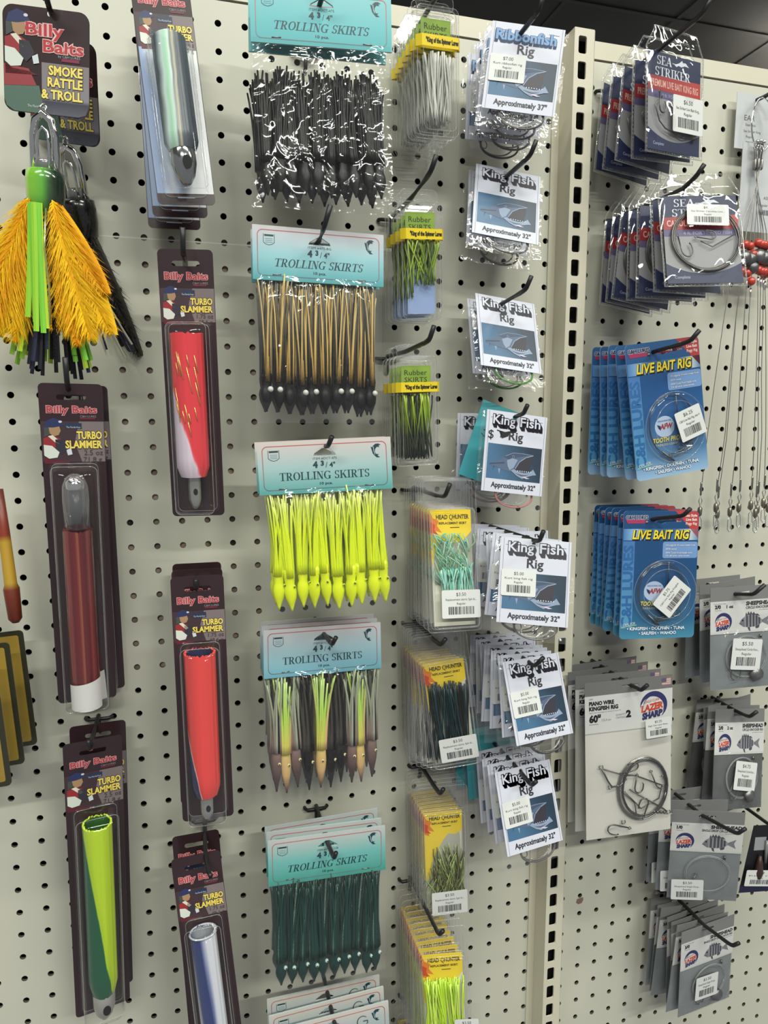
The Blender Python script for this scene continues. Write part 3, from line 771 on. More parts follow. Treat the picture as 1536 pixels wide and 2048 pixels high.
def feather_lure(label, orange=True):
    """card with a big skirted, feathered lure hanging below it"""
    W, H = 68, 79
    t = thing('feather_lure', label, 'fishing lure', 'feathered lures on the first hook')
    mb = MB()
    mb.slab(rr(-W / 2, W / 2, -H, 0, 8, 6), [circ(3, -3.6, 2.4, 12)], .6, MAROON, BLACKC)
    mb.poly([(-4, -40), (W / 2 - .3, -40), (W / 2 - .3, -H + 9), (W / 2 - 3, -H + 2.5), (W / 2 - 9, -H + .5), (-4, -H + .5)],
            grad('mauve_fade', [(-79, (96, 98, 108)), (-69, (66, 66, 76)), (-66, (136, 132, 140)), (-40, (134, 124, 124))], rough=.35, coat=.5), 1)
    mb.poly([(-W / 2 + .3, -56), (-6, -58), (-2, -H + .4), (-W / 2 + 8, -H + .4), (-W / 2 + 2, -H + 4), (-W / 2 + .3, -H + 9)], ink(84, 110, 96), 2)
    mb.poly([(-W / 2 + .3, -44), (-14, -46), (-8, -58), (-W / 2 + .3, -60)], ink(150, 62, 66), 3)
    figure(mb, -W * .33, -12, 1.12)
    for dl, c, bd in ((0, (232, 186, 182), .06), (1, (186, 52, 62), .015)):
        mb.text('Billy', -1, -20.5, 8.6, ink(*c, coat=.5), 3 + dl, width=31 - dl, bold=bd)
        mb.text('Baits', 13.5, -32.0, 8.6, ink(*c, coat=.5), 3 + dl, width=33 - dl, bold=bd)
    mb.rect(12, 26, -38, -35.6, ink(130, 40, 72), 3)
    mb.text('by C&H LURES', 18, -35.2, 1.9, ink(170, 164, 168), 3)
    for s_, z, wd in (('SMOKE', -48.6, 27), ('RATTLE', -57.4, 28), ('& TROLL', -66.6, 33)):
        mb.text(s_, 29, z, 6.6, ink(56, 46, 34), 3, width=wd + .8, align='R', bold=.07)
        mb.text(s_, 28.6, z, 6.6, ink(240, 218, 110), 4, width=wd, align='R', bold=.03)
    mb.text('The Florida Keys', -8, -74.5, 1.8, ink(214, 216, 220), 4, width=15)
    mb.build('card', t)
    # chrome loop and pear head
    mb = MB(); c = (0, 0, 0)
    mb.tube([(-9, 0, -48), (-9, 0, -18), (-6.5, -1, -7), (0, -2, -2), (6.5, -1, -7), (9, 0, -18), (9, 0, -48)], 3.2, CHROME, 10)
    mb.tube([(-3, -5, -48), (-3.6, -6, -26), (-2, -6.5, -17), (1.5, -7, -13.5), (5, -6.5, -17), (6, -6, -26), (5.6, -5, -48)], 1.3, CHROME, 8)
    mb.tube([(0, 0, 6), (3, -1, 3), (2, -2, -2), (-2, -1, -3), (-3, 0, 2), (0, 0, 6)], .9, CHROME, 8)
    mb.lathe([(6, -47), (8, -46), (8, -40), (7, -36)], pm('smoke_acrylic', (.22, .22, .22), .12, .3), 16)
    loop = mb.build('loop', t)
    if orange:
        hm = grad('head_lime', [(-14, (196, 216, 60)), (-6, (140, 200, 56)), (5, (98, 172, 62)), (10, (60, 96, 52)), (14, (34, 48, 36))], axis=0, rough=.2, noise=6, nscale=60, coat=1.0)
        fm = [pm('feather_orange', rgb(255, 200, 16), .8, noise=(30, .10)), pm('feather_orange_deep', rgb(252, 176, 10), .8, noise=(30, .12))]
        s1 = [ink(190, 222, 56), ink(128, 206, 62), ink(156, 212, 58)]; s2 = [ink(22, 22, 30), ink(32, 34, 58), pm('glitter_black', rgb(24, 24, 26), .25, .5, noise=(900, .9))]
    else:
        hm = pm('glitter_dark_head', rgb(34, 34, 34), .22, .3, coat=.6, noise=(700, .8))
        fm = [pm('feather_black', rgb(40, 36, 34), .75, noise=(40, .25)), pm('feather_black_soft', rgb(66, 60, 54), .75)]
        s1 = [ink(30, 32, 60), ink(24, 24, 34), pm('glitter_black', rgb(24, 24, 26), .25, .5, noise=(900, .9)), ink(206, 200, 186)]; s2 = [ink(24, 24, 34), ink(34, 36, 66)]
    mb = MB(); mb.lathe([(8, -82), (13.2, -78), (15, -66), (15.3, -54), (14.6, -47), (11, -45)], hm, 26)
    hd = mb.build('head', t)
    mb = MB(); rnd = random.Random(8 if orange else 9)
    if orange:
        for i, (dx, L, wd, bx, cu) in enumerate([(-.34, 112, 30, -9, .05), (-.24, 118, 30, -8, .05), (-.42, 92, 24, -10, .0), (-.14, 122, 26, -6, .02), (.36, 118, 26, 9, -.08),
                                           (.26, 118, 28, 9, -.02), (.14, 112, 24, 7, 0), (.46, 84, 20, 10, -.1), (-.3, 120, 28, -8, .1), (.05, 108, 22, 3, 0), (.2, 122, 22, 8, .03)]):
            plume(mb, (bx, -6 - i % 3 * 2.5, -70), (dx, -.05, -1), L * .96, wd, fm[0 if i < 7 else 1], 20 + i, 230, cu)
    else:
        for i, (dx, L, wd, bx) in enumerate([(.10, 105, 20, 6), (.02, 110, 20, 0), (.20, 100, 20, 8), (.28, 118, 18, 9), (-.06, 100, 16, -4)]):
            plume(mb, (bx, -4, -74), (dx, -.03, -1), L, wd, fm[i % 2], 40 + i, 190, 0, .22)
    mb.build('feathers', t)
    mb = MB()
    if orange:
        strips(mb, 30, (0, -3, 0), -74, -206, -176, 11, 38, s1, 4, 2.1, arc=(-.45, 3.6))
        strips(mb, 9, (-2, -14, 0), -74, -186, -160, 5, 10, s1, 6, 2.3, arc=(3.4, 6.0))
        mb.tube([(7, -19, -78), (6, -22, -110), (9, -22, -140), (8, -20, -170)], .8, pm('silver_flash', rgb(206, 216, 150), .2, .8), 4)
    else:
        strips(mb, 22, (0, -2, 0), -78, -180, -150, 10, 22, s1, 5, 1.2, lean=14)
        strips(mb, 8, (4, -6, 0), -78, -196, -170, 8, 16, s1, 6, 1.2, lean=34)
    mb.build('skirt', t)
    mb = MB()
    strips(mb, 22, (4 if orange else 0, 0, 0), -80, -216, -190, 9, 26, s2, 7, 1.7)
    mb.build('under_skirt', t)
    ang = R(-1.0 if orange else -9.0)
    for o in list(t.children):
        if o.name.split('.')[0] != 'card':
            o.location = (.000 if orange else .006, -.008, -.079); o.rotation_euler = (0, ang, 0)
    return t
# ------------------------------------------------------------------ bags of ten vinyl squid skirts
def fish_mark(mb, x, z, s, mat, layer):
    """small leaping fish emblem"""
    P = lambda l: [(x + a * s, z + b * s) for a, b in l]
    mb.poly(P([(2.4, 7), (4.8, 5.6), (2.6, 5.2), (3.4, 3.6), (.8, 3.8), (-.9, 1.6), (-1.2, -1.2), (.2, -3.4), (2.6, -3.2), (1.2, -4.6), (3.6, -6.4), (.4, -6.6),
               (-1.4, -4.8), (-3.4, -2.4), (-4.2, 1), (-3.2, 4.6), (-.6, 6.8)]), mat, layer)
    mb.poly(P([(-3.4, 3.4), (-5.2, 4.4), (-4.2, .6)]), mat, layer)
    mb.line(P([(-2.6, 4.2), (-2.2, 0), (-1.2, -3.4)]), .5 * s, ink(190, 206, 210), layer + 1)

def squid(mb, kind, seed, drop=0):
    rnd = random.Random(seed)
    K = SKIRT[kind]; head, mats, L = K['head'], K['mats'], K['len'] + (0 if kind == 'black' else drop)
    hl = K.get('hl', 24)
    if kind == 'trio':
        vi = seed // 11 % 3; head = mats = None
        if vi == 0: head = blk; mats = [blk, blk, ink(60, 56, 50)]
        elif vi == 1: head = TRI_A; mats = [TRI_A, TRI_A, TRI_B]
        else: head = TRI_C; mats = [TRI_C, TRI_C, blk, ink(150, 154, 140)]
    prof = [(.8, 0), (1.5, 4), (3.2, 12), (4.9, 20), (5.5, 28), (5.0, 36), (4.7, 44), (4.6, 52)] if kind == 'trio' else [(.9, 0), (1.5, hl * .12), (3.2, hl * .30), (5.3, hl * .52), (6.0, hl * .74), (5.4, hl * .92), (4.4, hl * 1.04), (5.0, hl * 1.2), (5.6, hl * 1.45), (5.0, hl * 1.62)]
    mb.lathe(prof, head, 14, (0, 0, 0), .62, True)
    n = K.get('n', 13); zt = hl * 1.45
    for i in range(n):
        a = 2 * math.pi * i / n + rnd.uniform(-.15, .15)
        x0, y0 = 5.2 * math.cos(a) * rnd.uniform(.5, 1), 3.0 * math.sin(a)
        ln = L * rnd.uniform(.90, 1.04); sx = rnd.uniform(-4.6, 4.6) * (1.5 if kind == 'trio' else 1); ph = rnd.uniform(0, 6); am = rnd.uniform(.2, 1.3)
        P = []
        for j in range(9):
            u = j / 8
            P.append((x0 + sx * u * u * 1.5 + am * math.sin(ph + u * 5) * u, y0 * (1 - .2 * u) + .7 * math.sin(ph * 2 + u * 4) * u, zt - 4 + (ln - zt + 4) * u))
        mb.tube(P, K.get('r', .95), mats[rnd.randrange(len(mats))], 5, taper=lambda u: 1.15 - .55 * u)

def eyes(mb, kind, seed):
    rnd = random.Random(seed); K = SKIRT[kind]; hl = K.get('hl', 24)
    for sx in K.get('eyes', (-3.4, 3.6)):
        x = sx + rnd.uniform(-.8, .8); z = hl * .95
        y = -3.9
        mb.ball((x, y + 1.1, z), 1.75 * K.get('es', 1), K['eyew'], 8)
        mb.ball((x + .2, y - .2, z), .85 * K.get('es', 1), ink(16, 16, 18), 6)

gold = grad('gold_glitter', [(0, (24, 23, 22)), (36, (30, 27, 24)), (52, (150, 120, 66)), (74, (200, 168, 100)), (122, (226, 198, 134))], rough=.3, noise=26, nscale=1400)
silv = pm('silver_glitter', rgb(120, 150, 140), .28, .7, noise=(1500, .6), bump=(1300, .8))
blk = pm('black_vinyl', rgb(22, 22, 23), .42, spec=.35, noise=(500, .5))
smoke = grad('smoke_vinyl', [(0, (24, 23, 22)), (46, (34, 32, 30)), (70, (74, 70, 64)), (122, (132, 128, 116))], rough=.35)
TRI_A = grad('trio_lime', [(0, (48, 40, 36)), (10, (96, 74, 66)), (24, (196, 160, 110)), (40, (206, 176, 110)), (60, (196, 196, 90)), (84, (172, 206, 88)), (118, (196, 220, 140))], rough=.3, noise=12, nscale=50)
TRI_B = grad('trio_rose', [(0, (48, 40, 36)), (20, (120, 88, 84)), (40, (206, 150, 140)), (64, (206, 170, 120)), (118, (168, 196, 100))], rough=.3, noise=12, nscale=50)
TRI_C = grad('trio_plum', [(0, (44, 36, 34)), (20, (74, 58, 58)), (44, (130, 104, 100)), (70, (130, 126, 112)), (118, (166, 178, 150))], rough=.3, noise=12, nscale=50)
SKIRT = {
 'black': dict(head=blk, mats=[blk, blk, pm('black_vinyl_soft', rgb(32, 31, 31), .45, spec=.35, noise=(500, .4))], len=104, hl=22, n=26, r=1.45, eyes=(), eyew=blk),
 'gold': dict(head=blk, mats=[gold, smoke, gold, smoke, gold, smoke], len=104, hl=22, n=18, r=1.0, eyew=ink(206, 206, 200), es=1.6, eyes=(2.6,)),
 'lime': dict(head=pm('chartreuse_vinyl', rgb(224, 238, 28), .30, coat=.4), mats=[grad('chartreuse_strand', [(0, (220, 236, 28)), (70, (222, 238, 40)), (92, (230, 242, 90)), (112, (238, 244, 180))], rough=.3), grad('chartreuse_strand_b', [(0, (212, 230, 26)), (80, (216, 234, 44)), (112, (230, 240, 140))], rough=.3)], len=105, hl=25, n=22, r=1.2, eyes=(4.6,), eyew=ink(200, 210, 70), es=.75),
 'trio': dict(head=grad('trio_head', [(0, (40, 34, 32)), (14, (70, 56, 52)), (24, (150, 112, 108)), (34, (120, 98, 92)), (42, (60, 52, 48))], rough=.3, noise=10, nscale=60, coat=.3),
              mats=[ink(162, 196, 84), blk, ink(176, 190, 140), ink(70, 66, 58), ink(196, 160, 130), ink(150, 188, 70), blk], len=104, hl=30, n=13, r=1.7, eyes=(2.6,), eyew=ink(206, 196, 150), es=.95),
 'plain': dict(head=smoke, mats=[smoke, ink(150, 150, 140)], len=104, hl=21, n=9, r=1.1, eyes=(), eyew=smoke),
 'teal': dict(head=pm('teal_vinyl', rgb(20, 52, 47), .35, coat=.2), mats=[pm('teal_vinyl', rgb(20, 52, 47), .35)] * 4 + [pm('teal_vinyl_b', rgb(24, 62, 55), .35)] * 3 + [silv], len=104, hl=21, n=28, r=1.5, eyes=(3.6,), eyew=ink(176, 200, 190), es=1.2),
}
HEADG = {
 'black': [(-48.5, (70, 160, 164)), (-26, (96, 178, 184)), (0, (128, 190, 194))],
 'gold': [(-48.5, (70, 158, 164)), (-22, (150, 198, 206)), (0, (208, 206, 210))],
 'lime': [(-48.5, (74, 160, 156)), (-22, (164, 194, 194)), (0, (208, 198, 194))],
 'trio': [(-48.5, (100, 166, 184)), (-22, (158, 190, 200)), (0, (200, 198, 202))],
 'teal': [(-48.5, (56, 146, 132)), (-22, (112, 178, 174)), (0, (186, 190, 188))],
 'plain': [(-48.5, (140, 176, 182)), (-14, (176, 186, 186)), (0, (206, 200, 192))],
}
def skirt_bag(kind, label, group, item='ITEM #OCT-475', shear=0.0, hand=None, full=True, drop=0):
    W, H = 124, 48.5
    t = thing('skirt_bag', label, 'fishing lure bag', group)
    mb = MB(); g = grad('header_' + kind, HEADG[kind], rough=.35, noise=3, nscale=12, coat=.25)
    hole = [(-10.5, -14.2), (10.5, -14.2), (9.5, -12), (2, -7.5), (-2, -7.5), (-9.5, -12)]
    mb.slab(rr(-W / 2, W / 2, -H, 0, .6), [hole], 1.6, g, ink(190, 200, 200))
    bl = grad('border_' + kind, [(-46, (96, 120, 126)), (-24, (160, 120, 124)), (-3, (188, 96, 100))], rough=.4)
    o = rr(-W / 2 + 4.6, W / 2 - 4.6, -H + 4, -4, 4.5)
    mb.line(o + [o[0]], .75, bl, 1)
    tx = ink(26, 62, 72)
    x = -W / 2 + 15
    mb.line([(x - 5, -7.6), (x - 5, -15), (x - 3, -16.6), (x, -17.4), (x + 3, -16.6), (x + 5, -15), (x + 5, -7.6)], .45, tx, 1)
    mb.rect(x - 4.2, x + 4.2, -9.6, -8.0, tx, 1)
    for q in range(3): mb.rect(x - 3.4, x + 3.4, -12.0 - q * 1.6, -11.5 - q * 1.6, ink(120, 150, 158), 1)
    fish_mark(mb, W / 2 - 14, -12.5, .95, tx, 1)
    mb.text(item, 0, -18.0, 2.0, tx, 1, width=22)
    if hand is None:
        mb.text('4', -9.2, -25.2, 5.4, tx, 1, bold=.05); mb.text('3', -2.6, -23.6, 4.2, tx, 1, bold=.05)
        mb.text('/', 1.2, -25.6, 5.0, tx, 1); mb.text('4"', 6.6, -25.4, 4.4, tx, 1, bold=.02)
    mb.serif('TROLLING SKIRTS', -1, -36.0, 7.2, tx, 1, width=84, shear=shear)
    mb.text('10 pcs.', 0, -41.2, 2.3, tx, 1, width=12, bold=.02)
    if hand: 
        mb.arc(33, -15.5, 6, 6.5, 40, 330, .6, 1.0, ink(70, 74, 74), 3, 16); mb.line([(38.5, -18.6), (38.5, -15.4), (34, -15.4)], 1.0, ink(70, 74, 74), 3)
    for sx in (-40, 40):
        mb.tube([(sx - 4, -.35, -43.6), (sx + 4, -.35, -43.6 + (1 if sx < 0 else -.6) * .5)], .35, STEEL, 5)
    mb.build('header_card', t)
    if full:
        mbs = []
        for v in range(3):
            m = MB(); squid(m, kind, 11 * v + 3, drop); mbs.append(m)
        metas = [None] * 3; emes = [None] * 3
        rnd = random.Random(sum(map(ord, kind)))
        for i in range(10):
            v = (2, 1, 2, 0, 1, 0, 0, 2, 1, 2)[i] if kind == 'trio' else i % 3
            if metas[v] is None:
                o = mbs[v].build('squid_skirt', t); metas[v] = o
                if SKIRT[kind].get('eyes', (1,)) != () and not (kind == 'gold' and v == 2):
                    e = MB(); eyes(e, kind, v); emes[v] = e.build('eye', o)
            else:
                o = metas[v].copy(); COL.objects.link(o); o.parent = t
                if emes[v]:
                    e = emes[v].copy(); COL.objects.link(e); e.parent = o
            o.location = ((-51 + i * 11.3 + rnd.uniform(-.8, .8)) * .001, (3 if kind == 'black' else 1.0) * .001 * rnd.uniform(-1, 1) + .004,
                          (-153 - drop + rnd.uniform(-2.5, 2.5)) * .001)
            o.rotation_euler = (0, R(rnd.uniform(-3, 3) + (-4 if kind == 'black' and i > 6 else 0)), R(rnd.uniform(-30, 30)))
    else:
        m = MB(); squid(m, kind, 5); o = m.build('squid_skirt', t); o.location = (-.05, 0, -.156)
        for i in range(1, 10):
            p = o.copy(); COL.objects.link(p); p.parent = t; p.location = ((-50 + i * 11.4) * .001, 0, (-156 + i % 3) * .001)
    mb = MB(); pouch(mb, 121, -161 - drop, -44, 5.0, POLY, seed=len(kind) * 7 + ord(kind[0]), amp=1.7, nx=26, nz=26)
    mb.build('pouch', t)
    return t

# ------------------------------------------------------------------ clear boxes of rubber skirts
def clam_rims(mb, x0, x1, z0, z1, ys, mat=None, r=5, ins=.8):
    for k, y in enumerate(ys):
        mb.tube([(x, y, z) for x, z in rr(x0 + ins * k, x1 - ins * k, z0 + ins * k, z1 - ins * k, r, 5)], .45, mat or CLEAR_E, 4, closed=True)

def wisps(mb, n, xr, ztop, zbot, mats, seed, r=.8, fan=6, y=(-9, -3), join=None, tops=4):
    rnd = random.Random(seed)
    for i in range(n):
        x0 = rnd.uniform(*xr); sx = rnd.uniform(-fan, fan); yy = rnd.uniform(*y); ph = rnd.uniform(0, 6); am = rnd.uniform(.3, 2.2)
        zt, zb = ztop - rnd.uniform(0, tops), zbot + rnd.uniform(0, 7)
        P = []
        for j in range(8):
            u = j / 7
            xx = x0 + sx * (u - .5) * 2 + am * math.sin(ph + u * 4)
            if join is not None: xx = xx * (1 - join * u) 
            P.append((max(xr[0] - 2, min(xr[1] + 2, xx)), yy + 1.2 * math.sin(ph + u * 3), zt + (zb - zt) * u))
        mb.tube(P, r, mats[i % len(mats)], 5, flat=.5, taper=lambda u: 1.1 - .4 * u)

def rubber_box(kind, label, group, full=True):
    W, H, D = 45.1, 109.3, 10
    t = thing('clear_skirt_box', label, 'fishing lure box', group)
    mb = MB()
    hole = rr(-9, 9, 3.2, 6.4, 1.5)
    mb.slab(rr(-W / 2 + 3, W / 2 - 3, -2, 11, 5), [hole], .4, CLEAR)
    mb.loft([(-W / 2, W / 2, -H, 0, 5, 1), (-W / 2 + .6, W / 2 - .6, -H + .6, -.6, 5, -D * .6), (-W / 2 + 4.5, W / 2 - 4.5, -H + 4.5, -4.5, 5, -D * .75), (-W / 2 + 5.5, W / 2 - 5.5, -H + 5.5, -5.5, 5, -D)], CLEAR, True)
    bx = mb.build('box', t)
    mb = MB(); clam_rims(mb, -W / 2, W / 2, -H, 0, (.8, -D * .6)); clam_rims(mb, -W / 2 + 5.2, W / 2 - 5.2, -H + 5.2, -5.2, (-D * .95,))
    mb.tube([(x, 0, z) for x, z in rr(-W / 2 + 3, W / 2 - 3, -2, 11, 5, 5)], .35, CLEAR_E, 4, closed=True)
    mb.build('rim', bx)
    mb = MB()
    g = ink(140, 172, 62)
    mb.slab([(-16, -36), (15.5, -36), (15.5, -9.6), (-16, -9.6)], [], .3, g)
    mb.text('Rubber', -.5, -18.6, 4.9, ink(50, 62, 26), 1, width=24); mb.text('SKIRTS', -.5, -25.4, 4.6, ink(50, 62, 26), 1, width=24)
    if kind == 'blue': mb.slab([(-15, -104), (15, -104), (15, -62), (-15, -62)], [], .3, ink(150, 172, 214))
    c = mb.build('insert_card', t); c.location = (0, -.002, 0)
    mb = MB()
    if kind == 'white':
        wisps(mb, 40, (-14, 14), -38, -100, [ink(206, 206, 196), ink(226, 226, 218), ink(184, 184, 174)], 3, .9, 5, join=.35)
    elif kind == 'blue':
        gm = [ink(150, 178, 50), ink(112, 140, 44), ink(74, 92, 52), ink(164, 190, 70)]
        wisps(mb, 34, (-15, 15), -34, -78, gm, 4, .8, 9, join=.2)
        wisps(mb, 12, (-16, -9), -34, -90, gm, 5, .7, 3)
    else:
        m = grad('strand_olive', [(-104, (44, 48, 44)), (-78, (66, 74, 56)), (-58, (140, 166, 48)), (-36, (168, 196, 60))], rough=.35)
        wisps(mb, 40, (-14, 14), -36, -103, [m, m, ink(60, 66, 54)], 6, .85, 6, join=.1)
    mb.build('skirt_strands', t)
    mb = MB(); yl = ink(236, 208, 40)
    bw = W / 2 + .6
    zb0, zb1 = -35.2, -25.6
    for y in (-D - .3,):
        mb.add([(-bw + 4, y, zb0), (bw - 4, y, zb0), (bw - 4, y, zb1), (-bw + 4, y, zb1)], [(0, 1, 2, 3)], yl)
    mb.add([(-bw + 4, -D - .3, zb0), (-bw + 4, -D - .3, zb1), (-bw, -D * .55, zb1), (-bw, -D * .55, zb0), (-bw, -D * .42, zb1), (-bw, -D * .42, zb0),
            (bw - 4, -D - .3, zb0), (bw - 4, -D - .3, zb1), (bw, -D * .55, zb1), (bw, -D * .55, zb0), (bw, -D * .42, zb1), (bw, -D * .42, zb0)],
           [(0, 1, 2, 3), (3, 2, 4, 5), (6, 7, 8, 9), (9, 8, 10, 11), (5, 4, 10, 11)], yl)
    vs_before = len(mb.v)
    mb.text('"King of the Spinner Lures', 2.0, -32.0, 3.6, ink(40, 36, 20), 2, width=34, bold=.05)
    for i in range(vs_before, len(mb.v)): mb.v[i] = (mb.v[i][0], -D - .5, mb.v[i][2])
    mb.build('band', t)
    return t

# ------------------------------------------------------------------ clear packs of replacement skirts, yellow cards
def hunter_pack(kind, label, group):
    W, H, D = 50.0, 122.0, 9.0
    t = thing('replacement_skirt_pack', label, 'fishing lure pack', group)
    mb = MB()
    mb.slab(rr(-W / 2 - 3.5, W / 2 + 3.5, -H - 3, 28, 4), [rr(-16, 10, 19, 23.5, 2)], .4, CLEAR)
    mb.loft([(-W / 2, W / 2, -H, 0, 4, 0), (-W / 2 + .8, W / 2 - .8, -H + .8, -.8, 4, -D * .7), (-W / 2 + 2.2, W / 2 - 2.2, -H + 2.2, -2.2, 4, -D)], CLEAR, True)
    bx = mb.build('shell', t)
    mb = MB(); clam_rims(mb, -W / 2, W / 2, -H, 0, (-.2, -D * .7), r=4, ins=.8); clam_rims(mb, -W / 2 + 2, W / 2 - 2, -H + 2, -2, (-D,), r=4)
    mb.tube([(x, 0, z) for x, z in rr(-W / 2 - 3.5, W / 2 + 3.5, -H - 3, 28, 4, 5)], .35, CLEAR_E, 4, closed=True)
    mb.build('rim', bx)
    mb = MB()
    yl = grad('hunter_yellow', [(-34, (238, 208, 60)), (0, (240, 206, 28))], rough=.35)
    x0, x1 = -W / 2 + 3, W / 2 - 3
    mb.slab([(x0, -H + 3), (x1, -H + 3), (x1, -2), (x0, -2)], [], .3, ink(224, 222, 204))
    edge = [(x0, -2), (x1, -2), (x1, -26), (x1 - 8, -31), (x1 - 16, -29), (0, -36), (-12, -56), (-16, -80), (x0, -86)]
    if kind in ('mint', 'blackteal', 'chart'): edge = [(x0, -2), (x1, -2), (x1, -24), (x1 - 10, -34), (0, -36), (-10, -32), (x0 + 4, -44), (x0, -60)]
    mb.poly(edge, yl, 1)
    mb.poly([(x0, -4), (x0 + 3, -10), (x0 + 9, -13), (x0 + 7, -18), (x0 + 12, -25), (x0 + 5, -23), (x0 + 6, -30), (x0, -27)], ink(222, 124, 40), 2)
    mb.poly([(x0, -14), (x0 + 5, -17), (x0 + 4, -22), (x0 + 8, -27), (x0, -25)], ink(200, 72, 42), 3)
    tx = ink(70, 56, 24)
    mb.text('HEAD', -9.5, -11.2, 4.2, tx, 2, width=12.5, bold=.03); mb.text('HUNTER', 11.0, -11.2, 4.2, tx, 2, width=17.5, bold=.03)
    mb.arc(.2, -9.2, 1.8, 2.6, 0, 360, .5, .8, tx, 2, 12); mb.line([(.2, -11.6), (1.6, -13)], .6, tx, 2)
    mb.text('REPLACEMENT SKIRT', 2, -16.6, 2.2, tx, 2, width=30, bold=.03)
    mb.rect(-1, 9, -20.4, -19.6, tx, 2)
    c = mb.build('insert_card', t)
    mb = MB()
    cols = {'mint': [(140, 206, 182), (120, 192, 176), (170, 216, 200), (150, 210, 150)], 'blackteal': [(20, 26, 26), (16, 44, 48), (24, 24, 22), (28, 62, 66)],
            'olive': [(96, 98, 62), (126, 132, 78), (70, 68, 50), (150, 164, 96), (168, 190, 120)], 'chart': [(206, 238, 62), (190, 228, 54), (216, 240, 110)],
            'grey': [(150, 152, 130), (110, 112, 96), (176, 178, 150)]}[kind]
    mm = [ink(*q) for q in cols]
    y = (-D + .9, -1.2)
    if kind == 'olive':
        wisps(mb, 60, (-8, 20), -38, -112, mm, 8, .55, 14, y, tops=30); wisps(mb, 30, (-20, 16), -60, -114, mm, 9, .5, 16, y, tops=16)
    elif kind == 'blackteal':
        wisps(mb, 70, (-19, 20), -23, -114, mm, 10, .75, 5, y, tops=9)
    elif kind == 'mint':
        rnd = random.Random(4)
        for i in range(90):
            x = rnd.uniform(-17, 17); z = rnd.uniform(-34, -78); a = R(90 + rnd.uniform(-40, 55)); L = rnd.uniform(10, 22); yy = rnd.uniform(*y)
            mb.tube([(x, yy, z), (x + L * .5 * math.cos(a) + 1, yy, z + L * .5 * math.sin(a)), (max(-21, min(21, x + L * math.cos(a))), yy, min(-26, z + L * math.sin(a)))], .5, mm[i % 4], 4)
        wisps(mb, 40, (-18, 19), -60, -104, mm[:3], 12, .8, 4, y)
    else:
        wisps(mb, 74, (-19, 20), -26, -116, mm, 13, .8, 6, y, tops=8)
    mb.build('skirt_strands', t)
    return t
# ------------------------------------------------------------------ white-card rig packs with a gaping fish picture
NAVY = ink(44, 62, 82)
def gaping_fish(mb, x0, z1, w, h, layer=2):
    """the printed underwater picture: long toothy fish, mouth wide open"""
    P = lambda l: [(x0 + u * w, z1 - v * h) for u, v in l]
    mb.rect(x0, x0 + w, z1 - h, z1, grad('underwater', [(-42, (70, 108, 142)), (-20, (54, 82, 108)), (0, (42, 60, 78)), (22, (40, 52, 68))], axis=0, tilt=.5, rough=.4, noise=8, nscale=30), layer - 1)
    fl = lambda n, a, b, c: grad(n, [(-30, a), (-26.5, b), (-23, c), (-20, b), (-17, a), (-14, c)], rough=.45, noise=16, nscale=130, stretch=(.25, 1, 1))
    g1, g2, g3 = fl('flank_grey', (84, 100, 126), (112, 128, 152), (148, 162, 184)), fl('flank_pale', (138, 152, 176), (190, 198, 212), (206, 212, 222)), fl('flank_dark', (66, 80, 104), (84, 98, 124), (104, 118, 144))
    mb.poly(P([(.05, .55), (.2, .48), (.33, .31), (.47, .20), (.64, .19), (.83, .22), (.70, .31), (.58, .46), (.50, .66), (.44, .76), (.30, .72), (.2, .68), (.05, .62)]), g1, layer)
    mb.poly(P([(.30, .36), (.47, .22), (.64, .21), (.80, .225), (.64, .28), (.52, .33), (.40, .40)]), g3, layer + 1)
    mb.poly(P([(.36, .44), (.46, .36), (.56, .40), (.49, .64), (.42, .72), (.38, .60)]), g2, layer + 1)
    mb.poly(P([(.05, .57), (.32, .50), (.32, .535), (.05, .60)]), ink(60, 70, 92), layer + 1)
    mb.poly(P([(.71, .31), (.82, .25), (.82, .45), (.79, .68), (.66, .73), (.52, .69), (.59, .46)]), ink(54, 52, 62), layer + 1)
    mb.line(P([(.84, .225), (.71, .30), (.59, .45), (.52, .66)]), .9, g2, layer + 2)
    mb.line(P([(.33, .32), (.47, .21), (.64, .20), (.82, .22)]), .5, g2, layer + 2)
    mb.poly(P([(.44, .72), (.50, .67), (.58, .73), (.70, .755), (.80, .72), (.855, .62), (.92, .78), (.85, .80), (.78, .84), (.66, .93), (.56, .86)]), g2, layer + 2)
    mb.poly(P([(.52, .78), (.66, .82), (.78, .80), (.66, .86)]), g3, layer + 3)
    mb.poly(P([(.62, .86), (.74, .92), (.80, .90), (.70, .86)]), ink(206, 190, 206), layer + 3)
    for i in range(7):
        u = .56 + i * .04; mb.poly(P([(u, .72), (u + .012, .69), (u + .024, .725)]), ink(226, 228, 232), layer + 3)
    mb.poly(P([(.21, .70), (.25, .70), (.235, .86)]), g2, layer); mb.poly(P([(.12, .64), (.15, .64), (.11, .78)]), g3, layer)
    cx, cz = x0 + .475 * w, z1 - .315 * h
    mb.ell(cx, cz, .020 * w, .034 * h, g2, layer + 2, 12); mb.ell(cx, cz, .012 * w, .022 * h, ink(28, 30, 36), layer + 3, 10)

def coil(mb, cx, cz, rx, rz, turns, r, mat, y=-1.5, seed=1, n=28):
    rnd = random.Random(seed); P = []
    for i in range(int(turns * n)):
        a = 2 * math.pi * i / n; k = 1 + rnd.uniform(-.006, .006) + .035 * math.sin(a * .37 + seed)
        P.append((cx + rx * k * math.cos(a), y - .5 * math.sin(a * .21), cz + rz * k * math.sin(a)))
    mb.tube(P, r, mat, 5)

